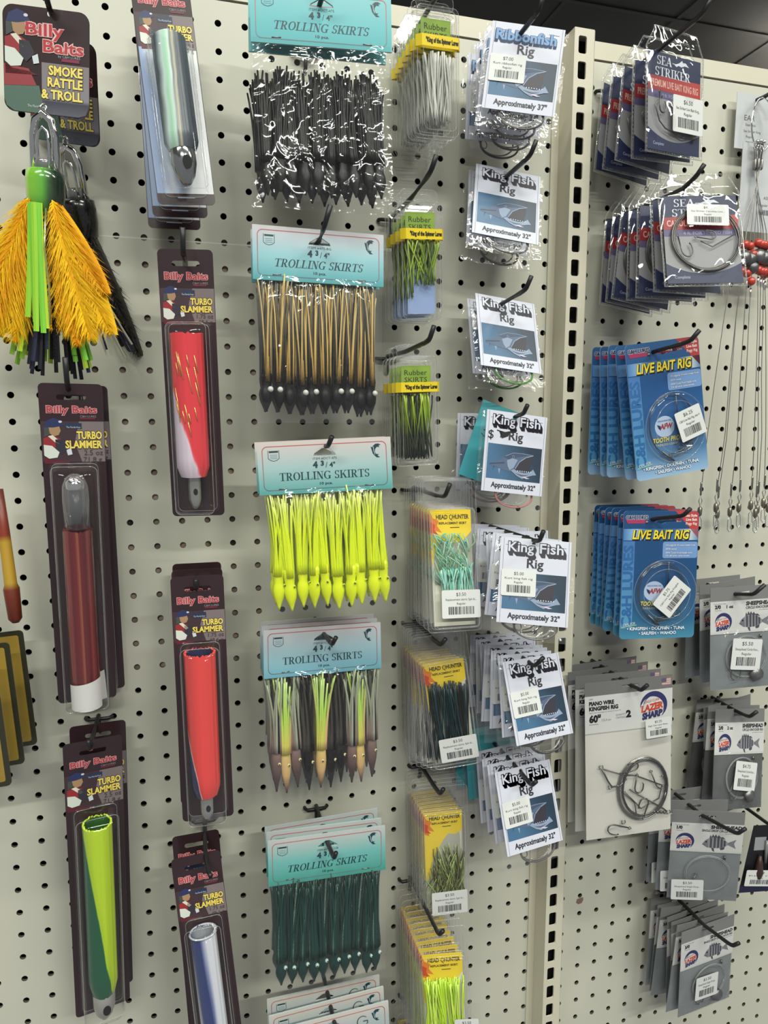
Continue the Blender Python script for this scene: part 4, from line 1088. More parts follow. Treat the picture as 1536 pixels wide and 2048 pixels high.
def fish_hook(mb, x, z, s, rot, mat, y=-1.5, r=.5):
    c, sn = math.cos(R(rot)), math.sin(R(rot))
    P = [(0, 9), (0, 0)] + [(3.2 - 3.2 * math.cos(R(a)), -3.4 * math.sin(R(a)) * 1.2) for a in range(20, 190, 20)] + [(6.2, 2.6), (5.4, 4.0)]
    mb.tube([(x + (a * c - b * sn) * s, y, z + (a * sn + b * c) * s) for a, b in P], r, mat, 6)
    mb.tube([(x + (a * c - b * sn) * s, y, z + (a * sn + b * c) * s) for a, b in [(-.9, 9.6), (0, 10.8), (.9, 9.6), (0, 8.8)]], r * .8, mat, 5, closed=True)

PAPER = pm('white_printed_paper', rgb(206, 208, 221), .5)
def king_pack(label, group, title=('King', 'Fish'), price=None, inch='32"', tail=None, card='white', bag_dz=13, mark=False, seed=1):
    W, H = 69.5, 83.5
    t = thing('rig_pack', label, 'fishing rig pack', group)
    dk = ink(54, 52, 62)
    mb = MB()
    if card == 'white':
        mb.slab([(-W / 2, -H), (W / 2, -H), (W / 2, 0), (-W / 2, 0)], [circ(-3, -4.6, 2.3, 12)], .5, PAPER)
        if title[0] == 'King':
            for i in range(11):
                u = i * .36
                mb.text('King', -14.5 + u * .55, -13.4 - u, 9.2, dk, 1, width=26.6, bold=.07)
                mb.text('Fish', 15.5 + u * .7, -13.4 - u, 9.2, dk, 1, width=24.6, bold=.07)
            mb.text('King', -14.5, -13.4, 9.2, PAPER, 2, width=25.4, bold=.015); mb.text('Fish', 15.5, -13.4, 9.2, PAPER, 2, width=23.4, bold=.015)
        else:
            for i in range(9):
                u = i * .33; mb.text('Ribbonfish', -1 - u * .2, -16.4 - u, 9.4, ink(66, 84, 118), 1, width=59, bold=.06)
            mb.text('Ribbonfish', -1, -16.4, 9.4, ink(112, 150, 196), 2, width=58, bold=.03)
        mb.text('Rig', 0, -28.6, 8.6, dk, 1, width=16.5, bold=.03)
        gaping_fish(mb, -W / 2 + 4.0, -34, W - 7.5, 36)
        mb.text('Approximately ' + inch, 1, -78.6, 5.0, ink(44, 46, 56), 1, width=51, bold=.03)
        mb.line([(-W / 2 + 3, -.5), (-W / 2 + 3, -H + .5)], .25, dk, 1); mb.line([(W / 2 - 2.2, -.5), (W / 2 - 2.2, -H + .5)], .25, dk, 1)
        mb.line([(-W / 2 + 5, -7.2), (-W / 2 + 14, -7.4)], .35, dk, 1); mb.line([(W / 2 - 15, -6.6), (W / 2 - 5, -6.8)], .35, dk, 1)
        if mark:
            k = ink(26, 26, 28)
            mb.text('$', -28.5, -29, 8.6, k, 3, width=6); mb.poly([(-20, -20), (-13, -21), (-7, -19.4), (-9, -25), (-16, -28), (-18, -24)], k, 3); mb.line([(-22, -20), (-17, -21), (-17.5, -27)], 1.0, k, 3)
    else:
        tl = grad('teal_card_back', [(-84, (66, 160, 172)), (0, (84, 172, 180))], rough=.4)
        mb.slab([(-W / 2, -H), (W / 2, -H), (W / 2, 0), (-W / 2, 0)], [circ(-3, -6.4, 2.5, 12)], .5, tl)
        mb.line([(-24, -30), (-19, -29)], .9, ink(30, 60, 70), 1); mb.line([(-25, -34), (-21, -36.5), (-18, -33)], .9, ink(30, 60, 70), 1)
    mb.build('card', t)
    mb = MB(); pouch(mb, W + 9, -H - bag_dz - 3, -1, 1.5, POLY2, seed=seed, amp=.9, nx=12, nz=16, edge=.9)
    mb.v = [(x, y + 3.4, z) for x, y, z in mb.v]
    mb.build('bag', t)
    mb = MB(); mt = tail or STEELD
    coil(mb, 4, -H - 2, 21, 12, 5, .55, mt, 2.6, seed); coil(mb, 1, -H - 1, 18, 11, 3, .4, STEEL, 3.2, seed + 2)
    fish_hook(mb, -16, -H - 4, 1.0, 30, STEELD, 2.5)
    mb.build('leader', t)
    if price: sticker(t, -15.5, -44, 34, 26, -1, price, -1.0, seed)
    return t

# ------------------------------------------------------------------ vinyl pouches, navy and red cards
def vinyl_pack(label, group, words, price, ring=True, st=(12, -56, 40, 34, 0), seed=1):
    W, H = 74, 92.5
    t = thing('vinyl_rig_pouch', label, 'fishing rig pouch', group)
    mb = MB(); nv = ink(30, 40, 76, coat=.2)
    mb.slab([(-W / 2, -H), (W / 2, -H), (W / 2, 0), (-W / 2, 0)], [], .4, ink(146, 145, 148))
    mb.rect(-W / 2, W / 2, -25, 0, nv, 1)
    mb.poly([(-W / 2, -23), (W / 2, -21), (W / 2, -36), (-W / 2, -36)], grad('red_band', [(-37, (150, 40, 46)), (37, (186, 64, 58))], axis=0, rough=.35), 2)
    mb.rect(-W / 2, W / 2, -43, -36, ink(92, 84, 124), 1)
    o = [(-W / 2, -H), (W / 2, -H), (W / 2, -H + 21)] + [(W / 2 - W * i / 12, -H + 10 + 11 * (2 * i / 12 - 1) ** 2) for i in range(1, 12)] + [(-W / 2, -H + 21)]
    mb.poly(o, nv, 1)
    wt = ink(216, 220, 228)
    mb.serif('SEA', -15, -11.6, 8.2, wt, 2, width=21); mb.serif('STRIKER', -3, -22.2, 8.2, wt, 3, width=50)
    mb.line([(-3.6, -8), (1, -8)], .6, wt, 2)
    mb.poly([(-1, -8.6), (6, -6.0), (10, -3.0), (11, -5.0), (15, -4.6), (20, -8.2), (14, -7.6), (9, -9.4), (5, -8.6), (2, -10.2)], wt, 2)
    mb.text(words[0], 0, -32.4, 6.2, ink(226, 172, 160), 3, width=W - 7, bold=.02)
    mb.text(words[1], 6, -41.4, 3.2, ink(150, 144, 176), 2, width=48, bold=.02)
    mb.text('Complete', -22, -H + 5, 3, ink(170, 180, 206), 2, width=15)
    mb.build('card', t)
    mb = MB()
    rnd = random.Random(seed)
    out = [(-W / 2 - 3, -H - 3), (W / 2 + 3, -H - 3), (W / 2 + 3, 3), (W / 2 - 7, 23), (-W / 2 + 9, 23), (-W / 2 - 3, 3)]
    # puffy front sheet
    nx, nz = 22, 28; vs = []; ph = [(rnd.uniform(0, 6), rnd.uniform(.05, .14), rnd.uniform(.05, .14)) for _ in range(5)]
    def halfw(z):
        return (W / 2 + 3) if z <= 3 else (W / 2 + 3) - (z - 3) / 20 * 10
    for side in (-1, 1):
        vs = []
        for j in range(nz + 1):
            z = -H - 3 + (H + 26) * j / nz
            for i in range(nx + 1):
                u = i / nx * 2 - 1; k = (1 - u ** 4) * (1 - abs(j / nz * 2 - 1) ** 6)
                x = u * halfw(z)
                n = sum(math.sin(x * a + p) * math.cos(z * b + p * 2) for p, a, b in ph) / 3
                vs.append((x, side * (.7 + (5.0 if side < 0 else 1) * k * (.35 if z > 2 else 1)) + side * 1.3 * n * k, z))
        fs = [(j * (nx + 1) + i, j * (nx + 1) + i + 1, (j + 1) * (nx + 1) + i + 1, (j + 1) * (nx + 1) + i) for j in range(nz) for i in range(nx)]
        mb.add(vs, fs, VINYL, True)
    p = mb.build('pouch', t)
    mb = MB(); mb.tube([(x, -.4, z) for x, z in out], .8, CLEAR_E, 5, closed=True)
    for a, b in zip(out, out[1:] + out[:1]):                 # stitched weld
        n = max(2, int(math.hypot(b[0] - a[0], b[1] - a[1]) / 4))
        for i in range(n):
            u, v = i / n, (i + .55) / n
            q = lambda k: ((a[0] + (b[0] - a[0]) * k) * .975, -.9, (a[1] + 45 + (b[1] - a[1]) * k) * .975 - 45)
            mb.tube([q(u), q(v)], .35, CLEAR_E, 4)
    mb.build('welded_edge', p)
    mb = MB()
    if ring:
        coil(mb, 3, -47, 33, 33, 4, .6, STEELD, -2.6, seed); coil(mb, 3, -47, 31, 32, 2, .45, STEELD, -2.0, seed + 3)
        fish_hook(mb, -22, -60, 1.7, 10, STEELD, -3, .6); fish_hook(mb, 6, -48, 1.4, 80, STEELD, -3, .6)
        mb.tube([(30, -3, -44), (8, -3, -56), (-3, -3, -50)], .5, STEELD, 5)
    else:
        mb.tube([(-20, -3, -42), (-30, -3, -52), (-24, -3, -66), (-16, -3, -72), (10, -3, -78), (28, -3, -74)], .6, STEELD, 6); fish_hook(mb, -24, -52, 1.4, 0, STEELD, -3, .7)
    mb.build('wire_leader', t)
    sticker(t, *st, price, -6.0, seed)
    return t

# ------------------------------------------------------------------ blue carded live-bait rigs
def blue_pack(label, group, price, st, corner, tone=0, seed=1):
    W, H = 91.5, 145.0
    t = thing('blue_rig_card', label, 'fishing rig card', group)
    mb = MB()
    g = grad('blue_card_%d' % tone, ([(-145, (70, 138, 166)), (-122, (44, 100, 138)), (-80, (30, 78, 126)), (-30, (30, 74, 122)), (0, (32, 74, 120))] if tone else
                                     [(-145, (150, 184, 214)), (-118, (80, 124, 168)), (-80, (42, 92, 146)), (-40, (32, 78, 132)), (0, (50, 94, 142))]), rough=.3, noise=5, nscale=14, coat=.4)
    x0, x1 = -W / 2, W / 2
    slot = [(x0 + 33, -12.2), (x0 + 40, -12.8), (x0 + 46, -14.6), (x0 + 52, -12.8), (x0 + 70, -12.2), (x0 + 70, -8.8), (x0 + 52, -8.4), (x0 + 46, -6.6), (x0 + 40, -8.4), (x0 + 33, -8.8)]
    mb.slab(rr(x0, x1, -H, 0, 4.5, 5), [slot], .7, g, ink(150, 176, 206))
    mb.poly([(x1 - 29, -.2), (x1 - 4, -.2), (x1 - .6, -3), (x1 - .3, -31)], ink(182, 62, 62, coat=.3), 1)
    for i, s_ in enumerate(corner): mb.text(s_, x1 - 2.5, -6.4 - i * 4.6, 2.7, ink(232, 214, 208), 2, align='R', bold=.03)
    mb.text('C&H LURES', x0 + 16, -9.4, 3.9, ink(214, 214, 228), 2, width=27.5, bold=.09)
    mb.text('C&H LURES', x0 + 16, -9.3, 3.8, ink(24, 30, 62), 3, width=27, bold=.03)
    mb.poly([(x0 + 3, -10.2), (x0 + 27, -10.2), (x0 + 29, -14), (x0 + 5, -14.2)], ink(168, 52, 92), 2)
    mb.rect(x0 + 26, x0 + 29.5, -14.2, -9.8, ink(34, 30, 50), 3); mb.text('H', x0 + 27.8, -13.2, 2.4, ink(220, 220, 230), 4)
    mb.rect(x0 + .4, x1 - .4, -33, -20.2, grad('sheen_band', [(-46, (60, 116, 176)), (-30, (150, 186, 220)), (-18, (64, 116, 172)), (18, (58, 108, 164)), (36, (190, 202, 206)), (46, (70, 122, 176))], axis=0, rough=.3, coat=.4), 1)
    for dx, dz, c, bd, ly in ((.9, -.9, (26, 26, 22), .07, 2), (.3, -.3, (40, 38, 20), .06, 3), (0, 0, (240, 216, 58), .02, 4)):
        for s_, cx, wd in (('LIVE', x0 + 22.5, 23), ('BAIT', x0 + 48, 24), ('RIG', x0 + 71, 18)):
            mb.text(s_, cx + dx, -31.4 + dz, 9.6, ink(*c), ly, width=wd + (1 if bd > .05 else 0), bold=bd, shear=.18)
    # vertical name down the left side
    mb.rect(x0 + .5, x0 + 14.5, -H + 12, -34, grad('side_band_%d' % tone, [(-140, (84, 150, 186)), (-34, (72, 118, 176))], rough=.3, coat=.4), 1)
    mb.text('C&H LURES', x0 + 12.8, -85.5, 11, ink(44, 98, 156, coat=.3), 2, width=94, rot=90, bold=.03)
    mb.rrect(x1 - 43, x1 - .4, -53.5, -34.8, 2.5, ink(112, 150, 200, coat=.3), 1)
    for i, s_ in enumerate(('1/0 single & 10 nickel treble hook', 'AFW swivel', 'AFW Tooth Proof leader wire', '3 ft. #3 wire, camo brown')):
        wd = (36, 13, 32, 29)[i]; z = -39.6 - (i * 4.3 if i < 3 else 11.9)
        mb.text(s_, x1 - 39.5, z, 2.1, ink(40, 62, 120), 2, width=wd, align='L', bold=.06); mb.text(s_, x1 - 39.5, z, 2.1, ink(226, 232, 244), 3, width=wd, align='L', bold=.015)
    cx, cz = x0 + 40, -91
    mb.ell(cx, cz, 12.5, 11.5, ink(176, 194, 222), 1, 24)
    mb.text('AMERICAN FISHING WIRE', cx, cz + 5.4, 1.7, ink(70, 84, 130), 2, width=17)
    mb.text('AFW', cx + 2, cz - 2.2, 5.4, ink(206, 206, 218), 2, width=17.5, bold=.10, shear=.25); mb.text('AFW', cx + 2, cz - 2.2, 5.2, ink(156, 52, 64), 3, width=16.5, bold=.04, shear=.25)
    mb.poly([(cx - 9.5, cz + 3), (cx - 5, cz + 1), (cx - 5.5, cz - 3.6), (cx - 8, cz - 1)], ink(34, 44, 88), 3)
    mb.text('TOOTH', x0 + 24, -107.6, 5.0, ink(36, 38, 26), 2, width=21, align='L', bold=.08, shear=.2); mb.text('TOOTH', x0 + 24, -107.4, 4.9, ink(214, 198, 104), 3, width=20.5, align='L', bold=.03, shear=.2)
    mb.text('PROOF', x0 + 46, -107.4, 4.9, ink(214, 198, 104), 3, width=20, align='L', bold=.03, shear=.2)
    mb.text('STAINLESS LEADER', x0 + 25, -111.4, 2.2, ink(206, 200, 150), 2, width=32, align='L')
    wt = ink(214, 226, 236)
    mb.text('IDEAL FOR', x0 + 11, -129.4, 2.8, wt, 3, width=15, rot=8, shear=.2); mb.line([(x0 + 2, -131.6), (x0 + 20, -129.0)], .7, ink(170, 206, 140), 3)
    mb.text('• KINGFISH • DOLPHIN • TUNA', x0 + 44, -135.0, 3.4, ink(26, 50, 96), 3, width=71, bold=.09); mb.text('• KINGFISH • DOLPHIN • TUNA', x0 + 44, -135.0, 3.4, wt, 4, width=70.6, bold=.03)
    mb.text('• SAILFISH • WAHOO', x0 + 46, -140.4, 3.4, ink(26, 50, 96), 3, width=46, bold=.09); mb.text('• SAILFISH • WAHOO', x0 + 46, -140.4, 3.4, wt, 4, width=45.6, bold=.03)
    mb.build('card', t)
    # round clear blister with a raised rim
    mb = MB(); bx, bz, br = x0 + 52, -93, 38.5
    n = 40; rings = [(br, -1.0), (br - .6, -3.5), (br - 3, -6.4), (br - 10, -7.2), (br - 11, -6.2), (4, -6.2)]
    vs = [(bx + r * math.cos(2 * math.pi * j / n), y, bz + r * math.sin(2 * math.pi * j / n)) for r, y in rings for j in range(n)]
    mb.add(vs, [(i * n + j, i * n + (j + 1) % n, (i + 1) * n + (j + 1) % n, (i + 1) * n + j) for i in range(len(rings) - 1) for j in range(n)] + [tuple((len(rings) - 1) * n + j for j in range(n))], CLEAR, True)
    b = mb.build('blister', t)
    mb = MB()
    for rr_, y in ((br - .5, -3.4), (br - 10.5, -6.8)):
        mb.tube([(bx + rr_ * math.cos(2 * math.pi * j / n), y, bz + rr_ * math.sin(2 * math.pi * j / n)) for j in range(n)], .35, CLEAR_E, 4, closed=True)
    mb.build('blister_rim', b)
    mb = MB()
    coil(mb, bx - 5, bz + 2, 28, 33, 2, .38, STEELD, -3, seed); fish_hook(mb, bx + 4, bz - 26, 1.5, 100, STEELD, -3, .55); fish_hook(mb, bx + 14, bz - 26, 1.2, 75, STEELD, -3, .5)
    mb.tube([(bx - 20, -3, bz - 24), (bx - 10, -3, bz - 33), (bx - 6, -3, bz - 36)], 1.1, STEELD, 6); mb.tube([(bx + 3, -3, bz + 35), (bx + 3, -3, bz + 8)], .5, STEELD, 5)
    mb.build('wire_leader', t)
    sticker(t, *st, price, -8.2, seed)
    return t

# ------------------------------------------------------------------ grey headed rig bags
def crescent_logo(mb, cx, cz, s, layer=2):
    nv = ink(48, 50, 98)
    mb.arc(cx + 1 * s, cz + 1 * s, 13.5 * s, 14 * s, -55, 185, .3 * s, 5.4 * s, nv, layer, 22)
    mb.arc(cx + 1 * s, cz + .2 * s, 10.6 * s, 11.4 * s, -40, 190, .2 * s, 1.0 * s, nv, layer + 1, 18)
    mb.text('EAGLE CLAW', cx - .5 * s, cz + 4.6 * s, 2.5 * s, ink(190, 96, 72), layer + 1, width=15 * s, shear=.2, rot=8)
    mb.text('LAZER', cx - .6 * s, cz - 3.4 * s, 6.2 * s, ink(236, 232, 232), layer + 1, width=23.5 * s, bold=.12, shear=.22, rot=8)
    mb.text('LAZER', cx - .6 * s, cz - 3.4 * s, 6.0 * s, ink(196, 78, 58), layer + 2, width=22.5 * s, bold=.06, shear=.22, rot=8)
    mb.text('SHARP', cx - .2 * s, cz - 10.8 * s, 5.8 * s, nv, layer + 2, width=21 * s, bold=.06, shear=.22, rot=8)

def striped_fish(mb, cx, cz, s, layer=2):
    """printed sheepshead: deep grey body, dark bars, spiny back, forked tail"""
    P = lambda l: [(cx + a * s, cz + b * s) for a, b in l]
    dk = ink(74, 74, 82); md = ink(140, 140, 146)
    mb.poly(P([(-17, -2), (-14, 3), (-9, 7), (-3, 9), (4, 8), (9, 5), (13, 1.5), (15, 0), (13, -2.5), (9, -5), (3, -7), (-5, -7.5), (-12, -6)]), md, layer)
    mb.poly(P([(13.5, 1.2), (23, 6), (20.5, 0), (23, -7), (13.5, -2)]), ink(120, 120, 126), layer)
    for x, a, b in ((-7, 7.2, -7), (-2.6, 8.6, -7.2), (1.6, 8.2, -7), (5.6, 6.8, -6), (9.2, 4.4, -4.6)):
        mb.poly(P([(x - 1.1, a), (x + 1.3, a - .4), (x + 1.5, b + .5), (x - .8, b)]), dk, layer + 1)
    mb.poly(P([(-9, 7), (-8, 11.5), (-6.6, 8.4), (-5, 12.6), (-3.4, 9.2), (-1.6, 12.4), (0, 9), (2, 11.4), (4, 8.6), (7, 9), (10.5, 5.6), (4, 7.6), (-3, 8.8)]), dk, layer + 1)
    mb.poly(P([(-6, -7.2), (-3, -7.4), (-2, -12.6), (-4.4, -11)]), dk, layer + 1); mb.poly(P([(4, -6.8), (10, -4.6), (9, -8.6), (5.4, -9.6)]), dk, layer + 1)
    mb.poly(P([(-17, -2), (-14, 3), (-11, 5.4), (-9.6, -6.8), (-12, -6)]), ink(116, 116, 124), layer + 1)
    mb.ell(cx - 12.6 * s, cz + 1.6 * s, 1.1 * s, 1.1 * s, ink(30, 30, 34), layer + 2, 10); mb.line(P([(-17, -2), (-13.5, -3.2)]), .5 * s, dk, layer + 2)

GREYH = pm('grey_header', rgb(124, 124, 123), .45)
WLAB = pm('white_label', rgb(204, 204, 201), .45)
def sheep_pack(label, group, size, oz, sub, price, st, dark=False, weight=True, seed=1):
    W, H = 83.6, 125.5
    t = thing('sheepshead_rig_bag', label, 'fishing rig bag', group)
    x0, x1 = -W / 2, W / 2
    mb = MB()
    mb.slab([(x0, -57), (x1, -57), (x1, 0), (x0, 0)], [rr(-11, 9, -9.5, -6, 1.6)], .5, GREYH)
    mb.rect(x0, x1, -57, -17, WLAB, 1)
    dk = ink(36, 36, 42); gr = ink(120, 120, 124)
    mb.text('Circle Hook Size', x0 + 12, -20.6, 1.5, gr, 2, width=16)
    mb.text(size, x0 + 9.5, -25.6, 4.0, dk, 2, bold=.05); mb.text('Hook Size', x0 + 10, -28.4, 1.4, gr, 2)
    if oz: mb.text(oz, x0 + 25, -25.6, 3.6, dk, 2, bold=.04)
    mb.text('SHEEPSHEAD', x1 - 2, -23.6, 4.3, dk, 2, width=36, align='R', bold=.045, shear=.1)
    mb.text(sub, x1 - 2, -28.0, 2.9, dk, 2, width=(46 if oz is None else 36), align='R', bold=.02)
    mb.text('monofilament leader', x1 - 2, -30.6, 1.3, gr, 2, width=19, align='R')
    crescent_logo(mb, x0 + 16, -43, .80)
    striped_fish(mb, 12, -43.5, .98)
    mb.build('header_card', t)
    mb = MB()
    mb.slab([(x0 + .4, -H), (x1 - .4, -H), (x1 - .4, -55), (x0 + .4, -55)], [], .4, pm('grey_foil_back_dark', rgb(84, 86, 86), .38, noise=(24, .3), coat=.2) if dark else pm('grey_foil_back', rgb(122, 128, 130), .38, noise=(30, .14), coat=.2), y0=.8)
    mb.build('backing', t)
    mb = MB(); pouch(mb, W, -H, -54, 4.0, POLY2, seed=seed + 5, amp=1.1, nx=14, nz=14, back=False)
    mb.build('pouch', t)
    mb = MB(); coil(mb, 4, -86, 26, 25, 3, .3, pm('mono_line', rgb(158, 162, 160), .2), -1.6, seed)
    fish_hook(mb, -16, -104, 1.9, -20, STEELD, -2.4, .6); 
    mb.tube([(22, -2, -60), (22, -2, -64)], 1.5, STEELD, 8)
    mb.build('leader', t)
    if weight:
        mb = MB(); mb.lathe([(.5, -9), (4.5, -7.5), (7.6, -3), (8.2, 1), (6.5, 5.5), (3, 8), (.5, 8.6)], LEAD, 16, (0, 0, 0), .55)
        o = mb.build('lead_sinker', t); o.location = (.016, -.004, -.108); o.rotation_euler = (0, R(78), 0)
    sticker(t, *st, price, -6.2, seed)
    return t

def piano_pack(label, group):
    W, H = 106, 193
    t = thing('wire_rig_bag', label, 'fishing rig bag', group)
    x0, x1 = -W / 2, W / 2
    mb = MB()
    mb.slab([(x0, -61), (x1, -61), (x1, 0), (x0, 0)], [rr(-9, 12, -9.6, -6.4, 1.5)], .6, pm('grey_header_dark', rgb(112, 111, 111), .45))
    mb.rect(x0, x1, -61, -16, WLAB, 1)
    # flag corner
    for i in range(4): mb.rect(x1 - 13, x1 - 2, -12.0 + i * 2.4, -10.8 + i * 2.4, ink(178, 128, 122), 1)
    for i in range(3): mb.rect(x1 - 13, x1 - 2, -10.8 + i * 2.4, -9.6 + i * 2.4, ink(196, 186, 178), 1)
    mb.rect(x1 - 13, x1 - 7.5, -8.4, -3.6, ink(92, 84, 108), 2)
    dk = ink(28, 28, 32); gr = ink(120, 120, 122)
    mb.text('L800', x0 + 5, -20.4, 1.7, gr, 2, align='L')
    mb.text('PIANO WIRE', x0 + 5, -27.2, 4.4, dk, 2, width=30, align='L', bold=.05); mb.text('KINGFISH RIG', x0 + 5, -33.4, 4.4, dk, 2, width=35, align='L', bold=.05)
    mb.text('Ligne de montage au thazard avec fil', x0 + 5, -36.6, 1.5, gr, 2, width=38, align='L')
    mb.text('60"', x0 + 5, -47.4, 8.0, dk, 2, width=14, align='L', bold=.05); mb.text('152,4 cm', x0 + 20, -47.2, 2.8, gr, 2, width=11, align='L')
    mb.rect(x0 + 5, x0 + 16, -50.4, -49.8, gr, 2)
    mb.text('QUANTITY', x0 + 37, -42.6, 2.2, gr, 2, width=12, align='L'); mb.text('CANTIDAD', x0 + 37, -46.0, 2.2, gr, 2, width=12, align='L')
    mb.text('2', x0 + 52.5, -45.4, 7.6, dk, 2, bold=.06)
    crescent_logo(mb, x1 - 24, -36, 1.22)
    mb.build('header_card', t)
    mb = MB(); mb.slab([(x0 + .4, -H), (x1 - .6, -H), (x1 - .6, -60), (x0 + .4, -60)], [], .4, pm('white_pouch_back', rgb(208, 205, 196), .45, noise=(18, .05)), y0=.8)
    mb.build('backing', t)
    mb = MB(); pouch(mb, W - .6, -H, -60, 4.0, POLY, seed=4, amp=1.0, nx=16, nz=18, back=False); mb.build('pouch', t)
    mb = MB()
    coil(mb, 16, -135, 30, 38, 6, .8, STEEL, -1.6, 3); coil(mb, 18, -134, 27, 35, 3, .7, STEELD, -2.2, 6)
    mb.tube([(-34, -2, -104), (-10, -2, -114), (8, -2, -118), (40, -2, -134), (36, -2, -150), (14, -2, -160), (-6, -2, -136)], .8, STEELD, 6)
    mb.tube([(-34, -2, -104), (-27, -2, -120), (-22, -2, -128), (-12, -2, -128), (-4, -2, -120)], 1.0, STEELD, 6)
    mb.tube([(-14, -2, -130), (6, -2, -152), (8, -2, -166)], .6, STEELD, 5); mb.tube([(0, -2, -134), (42, -2, -164), (46, -2, -168)], .9, STEELD, 6)
    for x, z, s_, ro in ((4, -111, 1.6, 96), (32, -132, 1.9, 20), (22, -156, 1.7, 160), (-18, -176, 1.9, 250), (6, -132, 1.6, -10)): fish_hook(mb, x, z, s_, ro, STEELD, -2.6, .75)
    for i in range(4): mb.ball((30 + i * 4.2, -2.4, -166 - i * .8), 1.8, STEELD, 8)
    for x, z in ((-35, -102), (-24, -128), (48, -169), (-8, -174)): mb.tube([(x + 2.4 * math.cos(a), -2, z + 2.4 * math.sin(a)) for a in [i * .785 for i in range(8)]], .6, STEEL, 5, closed=True)
    o = mb.build('wire_rig', t); o['label'] = 'coiled wire with hooks'
    sticker(t, x1 - 20, -60, 31, 23, -3, ('$5.25', 'Eagle Claw Lazer Sharp...', 'Regular'), -6.0, 5)
    return t
# ------------------------------------------------------------------ hanging everything on its hook
ORD = ['front', 'second', 'third', 'fourth', 'fifth', 'sixth', 'seventh', 'eighth', 'ninth', 'tenth', 'eleventh']
def front(k, root):
    p = POSE[k]; put(root, p[:3], p[3:]); return root
def behind(k, root, n, d_back, label, seed=1, jit=(2.5, 5, 2), group=None, trend=(0, 0)):
    """n more of the same on the hook behind the front one, each hanging from the same wire"""
    p = POSE[k]; h = HOOK.get(k) or None
    M = Euler(p[3:]).to_matrix(); loc = Vector(p[:3])
    hp = Vector(h[:3]) if h else loc + M @ Vector((0, 0, -.011))
    hl = M.inverted() @ (hp - loc)
    rnd = random.Random(seed); d0 = -hp.y; out = []
    for i in range(1, n + 1):
        d = d0 + (d_back - d0) * i / n
        e = Euler(p[3:])
        f = max(.25, 1 - .35 * i)
        e = Euler((e.x * f + R(rnd.uniform(-jit[2], jit[2])) * .6, e.y * f + R(rnd.uniform(-jit[0], jit[0]) + trend[0] * i / n), e.z * f + R(rnd.uniform(-jit[1], jit[1]) + trend[1] * i / n)))
        t = Vector((hp.x, -d, hp.z)) - e.to_matrix() @ hl
        r = dup(root, label % ORD[i], group); put(r, t, e); out.append(r)
    return out

# --- carded tube lures
a = front('T1', turbo_pack('T10', 'dark card with pearl green tube lure, front pack at the top of its column', 'carded tube lures'))
behind('T1', a, 2, .022, 'dark lure card hanging %s behind the pearl green tube pack', 3, (1, 1.5, 1))
front('T3', turbo_pack('T175_redwhite', 'dark card with red and lilac skirted tube lure, hanging alone', 'carded tube lures'))
a = front('T5', turbo_pack('T175_rednavy', 'dark card with open red and navy skirt, front of three packs', 'carded tube lures'))
behind('T5', a, 2, .026, 'dark lure card, %s of three packs behind the red and navy skirt', 5, (.8, 1.5, 1))
a = front('T6', turbo_pack('T175_bluewhite', 'dark card with blue and white tube lure at the bottom edge, front pack', 'carded tube lures'))
behind('T6', a, 1, .034, 'dark lure card hanging %s behind the blue and white tube pack', 6, (.8, 1, 1))
a = front('T2', turbo_pack('T25_red', 'long dark card with dark red tube lure and white paper foot', 'carded tube lures'))
behind('T2', a, 1, .036, 'long dark lure card hanging %s behind the dark red tube pack', 7, (.8, 1, 1))
a = front('T4', turbo_pack('T25_green', 'long dark card with lime and dark green skirt, front pack', 'carded tube lures'))
behind('T4', a, 1, .030, 'long dark lure card hanging %s behind the lime green skirt pack', 8, (.8, 1, 1))
front('SM', feather_lure('big lure with orange feathers and lime head on a square dark card'))
front('SMb', feather_lure('black feathered lure with chrome loop, behind the orange feathered one', False))

# --- header-card bags of skirts
G = 'bags of squid skirts'
a = front('K1', skirt_bag('black', 'teal topped bag of black squid skirts at the top of its column', G, shear=.2, drop=22))
behind('K1', a, 1, .070, 'teal topped bag hanging %s behind the black squid skirts', 2, (1, 2, 1))
a = front('K2', skirt_bag('gold', 'teal topped bag of gold glitter and black squid skirts', G, 'ITEM #475-BG', .2, drop=18))
behind('K2', a, 1, .058, 'teal topped bag hanging %s behind the gold glitter skirts', 3, (.8, 1.5, 1))
a = front('K3', skirt_bag('lime', 'teal topped bag of bright chartreuse squid skirts', G, drop=6))
behind('K3', a, 1, .084, 'teal topped bag hanging %s behind the chartreuse skirts', 4, (.8, 1.5, 1))
a = front('K4', skirt_bag('trio', 'pale blue topped bag of black, lime and pink squid skirts', G, drop=12))
behind('K4', a, 2, .026, 'pale blue topped bag hanging %s behind the black, lime and pink skirts', 5, (.8, 1.5, 1))
a = front('K5', skirt_bag('teal', 'green topped bag of dark teal squid skirts with silver glitter', G, 'ITEM #475-1111SB', .2, drop=8))
behind('K5', a, 2, .044, 'green topped bag hanging %s behind the dark teal skirts', 6, (1.2, 1.5, 1))
a = front('K6', skirt_bag('plain', 'pale topped bag with handwritten G, cut by the bottom edge', G, hand='G', full=False))
behind('K6', a, 2, .066, 'pale topped bag hanging %s behind the bag marked G', 7, (1, 1.5, 1))

